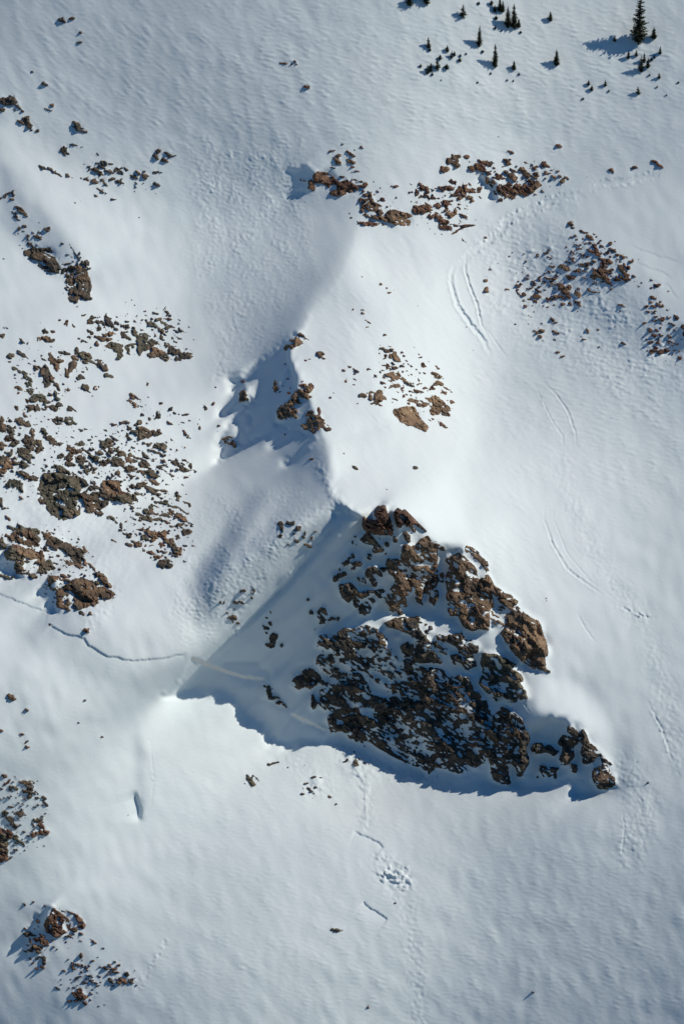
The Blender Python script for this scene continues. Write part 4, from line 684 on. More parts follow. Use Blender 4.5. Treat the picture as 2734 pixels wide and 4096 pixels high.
for p, w_, a in (("1280 1060 1310 1140 1340 1230 1400 1330 1470 1420", 46, .28), ("870 2000 930 2080 950 2200 960 2349", 34, .26), ("1500 1500 1530 1620 1560 1750", 50, .28),
                 ("1430 1760 1480 1850 1440 1960", 50, .36), ("800 1730 900 1770 1000 1790", 40, .35), ("380 2160 350 2210 320 2260", 14, .4), ("1300 470 1200 520 1090 580", 50, .22),
                 ("440 1170 430 1300 390 1420", 14, .28), ("500 860 520 800 560 700", 26, .5), ("210 1430 240 1400 260 1360", 26, .4), ("650 1740 700 1760 760 1800", 40, .25),
                 ("730 1060 760 1130 800 1170", 18, .7), ("640 1190 700 1180 760 1160", 26, .35), ("520 1420 560 1380 600 1330", 22, .55), ("560 880 575 900 580 920", 16, .7)):
    s, D, t, g = polydist(dpts(p), RU, RV, w_ * 4)
    a *= .6; det[s] += (chunk[s] * a + nB[s] * a * 1.6) * np.exp(-(D / (w_ * 1.2)) ** 2)
# faint wave crests of the top right plateau
for p in ("1440 560 1480 575 1520 590 1568 600", "1450 600 1500 615 1545 640", "1480 640 1530 650 1560 690", "1100 330 1140 345 1170 352"):
    step(dpts(p), 2.0, 30, 2, .2)
# snow banks against stones: a hollow on the windward side and a tail in the lee
nearrock = blur((E > 0).astype(float), RST, 9)
det += 5.0 * nearrock * (0.6 + 0.4 * nB) * (1 - 0.5 * big)
SOFTE = np.clip(E, -14, 3)
# surfaces
capw = 0.35 + 0.65 * big
relief = big * F90s * 0.55 
isl = np.zeros(RSH)
for nm, poly, share, sh in WALLS:
    if nm[:4] not in ('left', 'crag'): isl = np.maximum(isl, polymask(tpts(poly, *sh), RU, RV))
low = polymask(dpts('740 1560 1100 1500 1230 1640 1420 1700 1430 1830 1040 1830 760 1720'), RU, RV).astype(float)
rise = (blur(isl, RST, 10) - blur(isl, RST, 45)) * 26 - 27 * blur(low, RST, 40)
relief = relief + rise
ZS = Zb + det + relief + big * F36s * 0.45
bumpsz = np.minimum(np.sqrt(np.maximum(E, 0) + .01) * 2.5, 7 + 7 * big)
rockrel = big * (F90 * .55 - relief + rise) * .9 + big * F55 * .42 + (0.26 + 0.14 * big) * (F36 - F36s * .45 * big) + F14 * (.55 - .25 * big) + nC * 0.35
inside = sm(E, -1, 5)
ZR = Zb + det + relief + big * F36s * 0.45 + np.where(E > 0, bumpsz * (1 - .7 * big) + 0.6, E * 1.1) + (rockrel + 3.5 * (1 - big)) * inside * (0.7 + 0.3 * big)
pin = blur((polymask(tpts(WALLS[0][1], *C1), RU, RV) | polymask(tpts(WALLS[1][1], *C1), RU, RV)).astype(float), RST, 10)
ZR = ZR + 40 * pin
EXP = (E > 0)
ZR = np.where(EXP, np.maximum(ZR, ZS + 0.5 + 0.25 * np.minimum(E, 4)), np.minimum(ZR, ZS - 0.25))
print("fields", round(time.time() - T0, 1), EXP.mean())
# ------------------------------------------------------------------ geometry helpers
def world_of(u, v, z):
    X = (np.asarray(u) - W / 2) * M; Y = (H / 2 - np.asarray(v)) * M; Zc = np.asarray(z) * M
    f = (D0 - Zc) / D0
    return X[..., None] * f[..., None] * EX + Y[..., None] * f[..., None] * EY + Zc[..., None] * EZ
def zsnow(u, v): return bilin(ZS, RU[0], RV[0], RST, np.asarray(u, float), np.asarray(v, float))
def mesh_np(name, verts, faces, mats, smooth=True, attrs=None):
    me = bpy.data.meshes.new(name)
    nf = len(faces); k = faces.shape[1]
    me.vertices.add(len(verts)); me.vertices.foreach_set('co', np.ascontiguousarray(verts, dtype=np.float32).ravel())
    me.loops.add(nf * k); me.loops.foreach_set('vertex_index', np.ascontiguousarray(faces, dtype=np.int32).ravel())
    me.polygons.add(nf); me.polygons.foreach_set('loop_start', np.arange(0, nf * k, k, dtype=np.int32))
    me.polygons.foreach_set('loop_total', np.full(nf, k, dtype=np.int32))
    me.polygons.foreach_set('use_smooth', np.full(nf, smooth, dtype=bool))
    for m in mats: me.materials.append(m)
    for an, av in (attrs or {}).items():
        a = me.attributes.new(an, 'FLOAT', 'POINT'); a.data.foreach_set('value', np.ascontiguousarray(av, dtype=np.float32))
    me.update(calc_edges=True)
    return me
def link(name, me, parent=None, loc=None, **props):
    o = bpy.data.objects.new(name, me); scn.collection.objects.link(o)
    if loc is not None: o.location = tuple(float(t) for t in loc)
    if parent: o.parent = parent
    for k_, v_ in props.items(): o[k_] = v_
    return o

# ------------------------------------------------------------------ materials
def nodes(name):
    m = bpy.data.materials.new(name); m.use_nodes = True; t = m.node_tree; t.nodes.clear()
    o = t.nodes.new('ShaderNodeOutputMaterial'); b = t.nodes.new('ShaderNodeBsdfPrincipled'); t.links.new(b.outputs[0], o.inputs[0])
    return m, t, b
def noise(t, scale, detail=4, rough=.55, vec=None, dist=0):
    n = t.nodes.new('ShaderNodeTexNoise'); n.inputs['Scale'].default_value = scale; n.inputs['Detail'].default_value = detail
    n.inputs['Roughness'].default_value = rough; n.inputs['Distortion'].default_value = dist
    if vec: t.links.new(vec, n.inputs['Vector'])
    return n
def ramp(t, fac, stops, interp='LINEAR'):
    r = t.nodes.new('ShaderNodeValToRGB'); r.color_ramp.interpolation = interp
    el = r.color_ramp.elements
    while len(el) < len(stops): el.new(0.5)
    for e, (p, c) in zip(el, stops):
        e.position = p; e.color = (*c, 1) if isinstance(c, tuple) else (c, c, c, 1)
    t.links.new(fac, r.inputs[0]); return r
def mixc(t, fac, a, b, mode='MIX'):
    n = t.nodes.new('ShaderNodeMix'); n.data_type = 'RGBA'; n.blend_type = mode
    for s, x in ((n.inputs[0], fac), (n.inputs[6], a), (n.inputs[7], b)):
        if isinstance(x, (int, float)): s.default_value = x
        elif isinstance(x, tuple): s.default_value = (*x, 1)
        else: t.links.new(x, s)
    return n.outputs[2]
def math_(t, op, a, b=None):
    n = t.nodes.new('ShaderNodeMath'); n.operation = op
    for s, x in zip(n.inputs, (a, b)):
        if x is None: continue
        if isinstance(x, (int, float)): s.default_value = x
        else: t.links.new(x, s)
    return n.outputs[0]

SNOWCOL = (0.80, 0.86, 0.88)
def snow_material():
    m, t, b = nodes("wind packed snow")
    g = t.nodes.new('ShaderNodeNewGeometry')
    n1 = noise(t, .05, 3, .5, g.outputs['Position']); n2 = noise(t, 2.4, 5, .65, g.outputs['Position'], .3)
    c = ramp(t, n1.outputs[0], [(.3, (0.785, 0.85, 0.872)), (.7, (0.815, 0.864, 0.882))]).outputs[0]
    at = t.nodes.new('ShaderNodeAttribute'); at.attribute_name = 'beige'
    c = mixc(t, at.outputs['Fac'], c, (0.86, 0.83, 0.78))  # exposed layer's beige, with the light reflected onto it put into the colour
    t.links.new(c, b.inputs['Base Color'])
    b.inputs['Roughness'].default_value = .75; b.inputs['Specular IOR Level'].default_value = .18
    n3 = noise(t, .9, 3, .6, g.outputs['Position'], .2)
    hgt = math_(t, 'ADD', math_(t, 'MULTIPLY', n2.outputs[0], .35), n3.outputs[0])
    bp = t.nodes.new('ShaderNodeBump'); bp.inputs['Strength'].default_value = .5; bp.inputs['Distance'].default_value = .055
    t.links.new(hgt, bp.inputs['Height']); t.links.new(bp.outputs[0], b.inputs['Normal'])
    return m
def rock_material(name, cols, dust=.5, lichen=.0, seed=0.0):
    m, t, b = nodes(name)
    g = t.nodes.new('ShaderNodeNewGeometry')
    mp = t.nodes.new('ShaderNodeMapping'); mp.inputs['Location'].default_value = (seed, seed * .7, seed * 1.3); mp.inputs['Scale'].default_value = (1, 1, 1.5)
    mp.inputs['Rotation'].default_value = (0.2, 0.5, 0.1)
    t.links.new(g.outputs['Position'], mp.inputs[0]); P = mp.outputs[0]
    n1 = noise(t, .14, 4, .6, P, .5); n2 = noise(t, .7, 6, .7, P, .4); n3 = noise(t, 4.5, 5, .7, P)
    c = ramp(t, n1.outputs[0], [(.34, cols[0]), (.5, cols[1]), (.64, cols[2])]).outputs[0]
    k = ramp(t, n2.outputs[0], [(.3, .45), (.55, 1.0), (.75, 1.45)]).outputs[0]
    c = mixc(t, 1.0, c, k, 'MULTIPLY')
    k2 = ramp(t, n3.outputs[0], [(.3, .7), (.7, 1.25)]).outputs[0]
    c = mixc(t, 1.0, c, k2, 'MULTIPLY')
    # snow caught on ledges: by how far the stone faces the sky, broken up by noise
    sp = t.nodes.new('ShaderNodeSeparateXYZ'); t.links.new(g.outputs['Normal'], sp.inputs[0])
    n4 = noise(t, 1.6, 4, .75, P)
    s = math_(t, 'ADD', sp.outputs['Z'], math_(t, 'MULTIPLY', math_(t, 'SUBTRACT', n4.outputs[0], .5), 1.7))
    f = ramp(t, s, [(1.22 - .30 * dust, 0.0), (1.26 - .28 * dust, 1.0)]).outputs[0]
    c = mixc(t, f, c, SNOWCOL)
    t.links.new(c, b.inputs['Base Color']); b.inputs['Roughness'].default_value = .88; b.inputs['Specular IOR Level'].default_value = .2
    hgt = math_(t, 'ADD', n2.outputs[0], math_(t, 'MULTIPLY', n3.outputs[0], .35))
    bp = t.nodes.new('ShaderNodeBump'); bp.inputs['Strength'].default_value = .9; bp.inputs['Distance'].default_value = .35
    t.links.new(hgt, bp.inputs['Height']); t.links.new(bp.outputs[0], b.inputs['Normal'])
    return m
MS = snow_material()
MR = {
 'olive': rock_material("olive grey stone", ((.095, .09, .068), (.165, .145, .108), (.23, .17, .115)), .5, seed=3),
 'brown': rock_material("brown stone", ((.105, .08, .064), (.22, .145, .095), (.32, .20, .125)), .42, seed=9),
 'red':   rock_material("rusty red stone", ((.09, .055, .044), (.185, .10, .068), (.27, .16, .105)), .42, seed=17),
 'dark':  rock_material("dark weathered stone", ((.075, .066, .058), (.13, .105, .083), (.20, .135, .09)), .5, seed=23),
 'tan':   rock_material("tan stone", ((.16, .115, .085), (.30, .20, .13), (.36, .235, .145)), .45, seed=31),
}

# ------------------------------------------------------------------ the snow slope: one sheet
us = np.concatenate([-2600 + np.arange(0, 20) * 100, -600 + np.arange(0, 30) * 19.0, np.arange(-28, W + 30, 4.0), W + 34 + np.arange(0, 30) * 19.0, W + 640 + np.arange(0, 20) * 100])
vs = np.concatenate([-2900 + np.arange(0, 20) * 100, -900 + np.arange(0, 46) * 19.0, np.arange(-28, H + 30, 4.0), H + 34 + np.arange(0, 46) * 19.0, H + 930 + np.arange(0, 20) * 100])
zc = bspline(Z, SX0, SY0, SST, us, vs)
ov = np.clip(vs, SV[2], SV[-3]); zc = zc + 0.70 * (vs - ov)[:, None]
UU, VV = np.meshgrid(us, vs)
inn = (UU >= RU[0]) & (UU <= RU[-1]) & (VV >= RV[0]) & (VV <= RV[-1])
zfine = zsnow(UU, VV); wgt = sm(np.minimum(np.minimum(UU - RU[0], RU[-1] - UU), np.minimum(VV - RV[0], RV[-1] - VV)), -1, 6)
cu = np.clip(UU, RU[2], RU[-3]); cv = np.clip(VV, RV[2], RV[-3])
off = bilin(ZS - Zb, RU[0], RV[0], RST, cu, cv) * np.exp(-np.hypot(UU - cu, VV - cv) / 160)
zz = np.where(inn, (zc + off) * (1 - wgt) + zfine * wgt, zc + off)
beige = np.where(inn, bilin(BEIGE, RU[0], RV[0], RST, UU, VV), 0)
P = world_of(UU, VV, zz).reshape(-1, 3)
nx, ny = len(us), len(vs)
i0 = (np.arange(ny - 1)[:, None] * nx + np.arange(nx - 1)[None, :]).ravel()
quads = np.stack([i0, i0 + nx, i0 + nx + 1, i0 + 1], 1)
link("snow_slope", mesh_np("snow_slope", P, quads, [MS], True, {'beige': beige.ravel()}), kind='structure')
print("snow", round(time.time() - T0, 1), len(quads))

# ------------------------------------------------------------------ rock: every stone its own lump
ncol = RSH[1]
OW = np.full(RSH, -1, np.int32); wall_list = []
for nm, poly, share, sh in WALLS:
    P_ = tpts(poly, *sh); m0 = polymask(P_, RU, RV)
    ys, xs = np.where(m0)
    if len(ys) == 0: continue
    s = (slice(max(0, ys.min() - 12), ys.max() + 12), slice(max(0, xs.min() - 12), xs.max() + 12))
    ms = blur(m0[s].astype(float), RST, 2.6); ms = np.clip(ms + WXg[s] * .010, 0, 1)
    wall_list.append(nm); o = OW[s]; o[(ms > .45) & (o < 0)] = len(wall_list) - 1
LAB = np.full(RSH, -1, np.int32)
comps = []
expf = EXP.ravel(); owf = OW.ravel(); labf = LAB.ravel()
# all stones of the great crag are found by their wall; the rest by touching
for w in range(len(wall_list)):
    idx = np.where(expf & (owf == w))[0]
    if len(idx) == 0: continue
    labf[idx] = len(comps); comps.append((wall_list[w], idx))
todo = np.where(expf & (labf < 0))[0]
pend = set(todo.tolist()); ntot = expf.size
for st_ in todo.tolist():
    if st_ not in pend: continue
    pend.discard(st_); stack = [st_]; got = [st_]
    while stack:
        c = stack.pop()
        for d in (c - 1, c + 1, c - ncol, c + ncol):
            if d in pend: pend.discard(d); stack.append(d); got.append(d)
    got = np.array(got)
    # long chains of touching stones are cut where a facet joint runs through them
    if len(got) > 260:
        yy, xx = got // ncol, got % ncol
        cs = 11.0
        kx = np.floor((xx * .87 + yy * .5 + 2 * nB.ravel()[got]) / (cs * 1.7)).astype(int); ky = np.floor((-xx * .5 + yy * .87 + 2 * nE.ravel()[got]) / cs).astype(int)
        kk = kx * 10007 + ky
        for k_ in np.unique(kk):
            g_ = got[kk == k_]; labf[g_] = len(comps); comps.append(('stone', g_))
    else:
        labf[got] = len(comps); comps.append(('stone', got))
LAB = labf.reshape(RSH)
ring = np.where(LAB >= 0, 0, 99).astype(np.int16)
for rr in (1, 2, 3):
    for dy, dx in ((0, 1), (0, -1), (1, 0), (-1, 0)):
        src = np.roll(LAB, (dy, dx), (0, 1)); sr = np.roll(ring, (dy, dx), (0, 1))
        m = (LAB < 0) & (src >= 0) & (sr == rr - 1)
        LAB = np.where(m, src, LAB); ring = np.where(m, rr, ring)
ZRR = np.where(ring >= 3, ZR - 22, ZR)
RP = world_of(XG, YG, ZRR)
ring_small = ring[:-1, :-1]
q = np.stack([LAB[:-1, :-1], LAB[1:, :-1], LAB[:-1, 1:], LAB[1:, 1:]], 0)
ok = (q >= 0).all(0)
qr = np.stack([ring[:-1, :-1], ring[1:, :-1], ring[:-1, 1:], ring[1:, 1:]], 0)
owner = np.take_along_axis(q, qr.argmin(0)[None], 0)[0]
fy, fx = np.where(ok); fo = owner[ok]
order = np.argsort(fo, kind='stable'); fy = fy[order]; fx = fx[order]; fo = fo[order]
starts = np.searchsorted(fo, np.arange(len(comps) + 1))
RPf = RP.reshape(-1, 3)
def comp_mesh(ids, name, mat, origin=None):
    sel = np.concatenate([np.arange(starts[i], starts[i + 1]) for i in ids])
    a = fy[sel] * ncol + fx[sel]; f = np.stack([a, a + ncol, a + ncol + 1, a + 1], 1)
    uq, inv = np.unique(f, return_inverse=True)
    v = RPf[uq]; org = v.mean(0) if origin is None else origin
    return mesh_np(name, v - org, inv.reshape(f.shape), mat, False), org

def tone_at(x, y):
    x /= K; y /= K
    if y < 600 and x > 640: return 'red' if (int(x * 7 + y * 3) % 3) else 'brown'
    if x > 1080 and y < 860: return 'red' if (int(x * 5 + y) % 5 > 1) else 'brown'
    if 740 < x < 1080 and 620 < y < 1010: return 'brown' if (int(x + y) % 3) else 'tan'
    if 480 < x < 760 and 740 < y < 1060: return 'brown' if (int(x + y) % 4) else 'tan'
    if x < 260 and 1200 < y < 1450: return 'olive' if (int(x * 3 + y) % 5 > 1) else 'brown'
    if x < 470 and 680 < y < 1330: return ('olive', 'dark', 'brown', 'olive', 'dark')[int(x * 3 + y * 7) % 5]
    if x < 320 and y > 2050: return ('red', 'brown', 'dark')[int(x + y * 3) % 3]
    if x < 140 and y > 1600: return ('red', 'olive', 'dark')[int(x + y * 3) % 3]
    if 460 < x < 780 and 1150 < y < 1680: return 'dark'
    if 520 < x < 960 and y > 1700: return 'olive'
    return 'dark'
# the great crag: one thing, its walls and towers are the parts
crag_parts = [i for i, (nm, g_) in enumerate(comps) if nm in ('pinnacle', 'outcrop', 'buttress', 'wall', 'slab', 'rock_face', 'spur')]
base = world_of(np.array(1700.0), np.array(3040.0), np.array(float(zsnow(1700., 3040.)) - 5))
crag = link("rock_crag", None, loc=base, label="huge dark snow-streaked crag in the middle of the slope that casts the long shadow", category="crag")
wl_tone = {'pinnacle': 'red', 'outcrop': 'dark', 'buttress': 'brown', 'wall': 'brown', 'slab': 'olive', 'rock_face': 'dark', 'spur': 'dark'}
wl_label = {}
for i in crag_parts:
    nm, g_ = comps[i]
    tone = wl_tone[nm]
    gx, gy = RU[g_ % ncol].mean() / K, RV[g_ // ncol].mean() / K
    if nm == 'buttress' and gx > 1140: tone = 'tan'
    if nm == 'buttress' and gx < 800: tone = 'dark'
    if nm == 'slab' and gx < 1080: tone = 'dark'
    me, _ = comp_mesh([i], nm, [MR[tone]], base)
    o = link(nm, me, crag)
    if nm == 'pinnacle' and gx < 890: o['label'] = "tall rusty summit tower"
    if nm == 'buttress' and gx > 1140: o['label'] = "rounded tan buttress at the right edge of the crag"
    if nm == 'slab' and gx > 1080: o['label'] = "grey brown slab beside the snow strip"
# named crags of the upper slope
NAMED = {'crag_g': ("rock_outcrop", "pointed rust brown outcrop near the bottom left corner, casting a shadow to its left", 'red'),
         'crag_j': ("rock_outcrop", "low brown outcrop with an orange foot beside the square shadow atop the middle ridge", 'red'),
         'crag_j2': ("rock_outcrop", "broad layered brown outcrop just above the top of the bright bowl", 'brown'),
         'crag_i': ("rock_outcrop", "smooth tan block at the foot of the red scree right of the middle ridge", 'tan'),
 'left_a': ("rock_outcrop", "biggest block of the left boulder field, olive brown and flecked with snow", 'olive'),
 'left_b': ("rock_outcrop", "broken dark block just right of the biggest block in the left boulder field", 'dark'),
 'left_c': ("rock_outcrop", "tall brown boulder standing in the middle of the left boulder field", 'brown'),
 'left_d': ("rock_outcrop", "smooth dark boulder lying right below the tall brown one in the left boulder field", 'olive'),
 'left_e': ("rock_outcrop", "long tan slab tilted down right in the outcrop above the fracture line", 'tan'),
 'left_f': ("rock_outcrop", "brown ledge above the long tan slab at the left edge", 'brown'),
 'left_g': ("rock_outcrop", "narrow dark rib running down right beside the long tan slab", 'dark'),
 'left_h': ("rock_outcrop", "jagged brown outcrop lowest on the left, just above the fracture line", 'brown'),
 'left_i': ("rock_outcrop", "upper dark ledge of the dark left rib", 'dark'),
 'left_j': ("rock_outcrop", "lower dark block at the right tip of the dark left rib", 'dark')}
for i, (nm, g_) in enumerate(comps):
    if nm in NAMED:
        n_, lb, tn = NAMED[nm]; me, org = comp_mesh([i], n_, [MR[tn]])
        link(n_, me, None, org, label=lb, category="outcrop")

REG = [("the dark left rib", 0, 430, 240, 700), ("the upper left rock band", 0, 190, 430, 500),
       ("the left boulder field", 0, 690, 470, 1180), ("the lower left boulder field", 150, 1180, 470, 1330),
       ("the outcrop above the fracture", 0, 1180, 275, 1470), ("the snowy middle ridge", 470, 730, 765, 1080),
       ("the middle ridge's red scree", 765, 620, 1070, 1010), ("the upper middle outcrops", 640, 300, 935, 545),
       ("the upper boulder cluster", 935, 300, 1340, 560), ("the right edge stone patch", 1455, 630, 1568, 860),
       ("the stony right rib", 1090, 490, 1460, 840), ("the shaded stones beside the crag", 470, 1150, 790, 1700),
       ("the slope under the crag", 500, 1700, 980, 1900), ("the lower left edge", 0, 1550, 140, 2020),
       ("the bottom left outcrop", 0, 2040, 330, 2349), ("the top left corner", 0, 0, 330, 190), ("the great crag's foot", 780, 1150, 1450, 1850)]
stones_ = [(len(g_), i) for i, (nm, g_) in enumerate(comps) if nm == 'stone']
stones_.sort(reverse=True)
single = [i for n_, i in stones_[:300] if n_ >= 9]
rest = [i for n_, i in stones_ if i not in set(single) and starts[i + 1] > starts[i]]
info = {}
for i in single:
    g_ = comps[i][1]; xs = RU[g_ % ncol]; ys = RV[g_ // ncol]
    cx, cy = xs.mean() / K, ys.mean() / K
    reg = next((r for r in REG if r[1] <= cx <= r[3] and r[2] <= cy <= r[4]), None)
    C_ = np.cov(np.stack([xs, ys])) + np.eye(2); ev, vec = np.linalg.eigh(C_)
    el = math.sqrt(ev[1] / ev[0]); a = math.degrees(math.atan2(vec[1, 1], vec[0, 1])) % 180
    shape = "blocky" if el < 1.5 else ("long flat" if (a < 12 or a > 168) else ("long slanting" if a < 70 or a > 110 else "tall narrow"))
    info[i] = [reg, cx, cy, len(g_), shape]
from collections import defaultdict
bykey = defaultdict(list)
for i, (reg, cx, cy, n_, shape) in info.items():
    if reg is None: sec = "alone on the open snow"; key = ('open', int(cx / 400), int(cy / 400), shape)
    else:
        mem = [v for v in info.values() if v[0] is reg]
        xs = sorted(v[1] for v in mem); ys = sorted(v[2] for v in mem)
        fx_ = xs.index(cx) / max(1, len(xs)); fy_ = ys.index(cy) / max(1, len(ys))
        sec = (("top", "middle", "bottom")[min(2, int(fy_ * 3))], ("left", "centre", "right")[min(2, int(fx_ * 3))])
        key = (reg[0], sec, shape)
    bykey[key].append((n_, i))
WORDS = ["largest", "second largest", "third largest", "fourth largest", "fifth largest", "sixth largest"]
for key, lst in bykey.items():
    lst.sort(reverse=True)
    for r_, (n_, i) in enumerate(lst):
        reg, cx, cy, _, shape = info[i]; tone = tone_at(cx * K, cy * K)
        tw = {'olive': 'olive grey', 'brown': 'brown', 'red': 'rusty', 'dark': 'dark', 'tan': 'tan'}[tone]
        if reg is None:
            lb = "%s %s stone alone on open snow %s the great crag" % (shape, tw, "above" if cy < 1150 else ("right of" if cx > 1300 else "below"))
            grp = "lone stones on open snow"
        else:
            v_, h_ = key[1]; place = ("%s %s" % (v_, h_)) if (v_, h_) != ("middle", "centre") else "middle"
            if len(lst) == 1: lb = "%s %s stone at the %s of %s" % (shape, tw, place, reg[0])
            elif r_ < 6: lb = "%s %s stone, %s such, %s of %s" % (shape, tw, WORDS[r_], place, reg[0])
            else: lb = "small %s stone at the %s of %s" % (shape, place, reg[0])
            grp = "stones of " + reg[0]
        nm = "boulder"
        me, org = comp_mesh([i], nm, [MR[tone]])
        link(nm, me, None, org, label=lb, category="boulder", group=grp)
if rest:
    for tone in ('dark', 'red'):
        ids = [i for i in rest if (tone_at(RU[comps[i][1][0] % ncol], RV[comps[i][1][0] // ncol]) in ('dark', 'olive')) == (tone == 'dark')]
        if ids:
            me, org = comp_mesh(ids, "stone_rubble", [MR['dark' if tone == 'dark' else 'red']])
            link("stone_rubble", me, None, org, kind='stuff')
print("rock", round(time.time() - T0, 1), len(comps), len(single), len(rest), stones_[:12], len(fy))
# ------------------------------------------------------------------ trees
def flat_mat(name, c1, c2, sc):
    m, t, b = nodes(name); g = t.nodes.new('ShaderNodeNewGeometry')
    n = noise(t, sc, 3, .6, g.outputs['Position'])
    t.links.new(ramp(t, n.outputs[0], [(.35, c1), (.65, c2)]).outputs[0], b.inputs['Base Color']); b.inputs['Roughness'].default_value = .8
    b.inputs['Specular IOR Level'].default_value = .2
    return m
MNEED = flat_mat("spruce needles", (.018, .027, .018), (.055, .062, .035), 2.2)
MBARK = flat_mat("spruce bark", (.055, .042, .032), (.10, .08, .06), 3.0)
def spruce_meshes(seed, levels, per, slim, gap=0.1):
    """unit-height spruce: trunk mesh and needled-branch mesh"""
    r = random.Random(seed)
    tv, tf = [], []; n = 7; segs = 6
    for k in range(segs + 1):
        z = k / segs * .97 - .04; rad = .022 * (1 - .9 * k / segs)
        for j in range(n):
            a = 6.2832 * j / n; tv.append((rad * math.cos(a) + .006 * math.sin(k * 1.7 + seed), rad * math.sin(a), z))
    for k in range(segs):
        for j in range(n): tf.append((k * n + j, k * n + (j + 1) % n, (k + 1) * n + (j + 1) % n, (k + 1) * n + j))
    tm = bpy.data.meshes.new("trunk"); tm.from_pydata(tv, [], tf); tm.materials.append(MBARK)
    V, F = [], []
    for l in range(levels):
        f = l / levels; z = .05 + .94 * f ** .96
        env = slim * ((1 - f) ** .72) * (.55 + .45 * min(1, f * 7)) * r.uniform(.6, 1.2) + .008
        for b in range(max(3, int(per * (1 - .55 * f)))):
            if r.random() < gap: continue
            a = r.uniform(0, 6.2832); L = env * r.uniform(.55, 1.15); dr = r.uniform(.18, .55) * (1 - .9 * f)
            ca, sa = math.cos(a), math.sin(a); wd = L * r.uniform(.2, .34) + .007; zz = z + r.uniform(-.012, .012)
            nseg = 4 if L > .06 else 2
            base_i = len(V); spine = []
            for q_ in range(nseg + 1):
                t_ = q_ / nseg; rr = L * t_; h_ = zz - L * dr * t_ + L * .16 * t_ * t_ * 1.5
                spine.append((rr * ca, rr * sa, h_))
            for q_ in range(nseg):
                t_ = (q_ + .15) / nseg; p0 = spine[q_]; p1 = spine[q_ + 1]
                w_ = wd * (1.15 - t_ * .8)
                for sd in (-1, 1):      # needled side twigs, sweeping outward and hanging a little
                    i_ = len(V)
                    tipx = (p0[0] + p1[0]) / 2 + ca * w_ * .7 - sa * w_ * sd * r.uniform(.8, 1.3); tipy = (p0[1] + p1[1]) / 2 + sa * w_ * .7 + ca * w_ * sd * r.uniform(.8, 1.3)
                    V.extend([p0, p1, (tipx, tipy, (p0[2] + p1[2]) / 2 - w_ * r.uniform(.1, .7))]); F.append((i_, i_ + 1, i_ + 2))
                i_ = len(V)
                V.extend([p0, p1, ((p0[0] + p1[0]) / 2, (p0[1] + p1[1]) / 2, p0[2] - w_ * r.uniform(.5, 1.0))]); F.append((i_, i_ + 1, i_ + 2))
    i_ = len(V); V.extend([(.006, 0, .95), (-.006, .004, .95), (0, -.006, .95), (0, 0, 1.0)]); F += [(i_, i_ + 1, i_ + 3), (i_ + 1, i_ + 2, i_ + 3), (i_ + 2, i_, i_ + 3)]
    cm = bpy.data.meshes.new("crown"); cm.from_pydata(V, [], F); cm.materials.append(MNEED)
    return tm, cm
VAR = [spruce_meshes(3 + k, 40, 20, .15, .12 + .03 * k) for k in range(5)]
VWIDE = [spruce_meshes(20 + k, 22, 14, .30, .1) for k in range(4)]
BIG = spruce_meshes(50, 34, 22, .21, .34)
T1 = (1500, 0); T2 = (2034, 0)
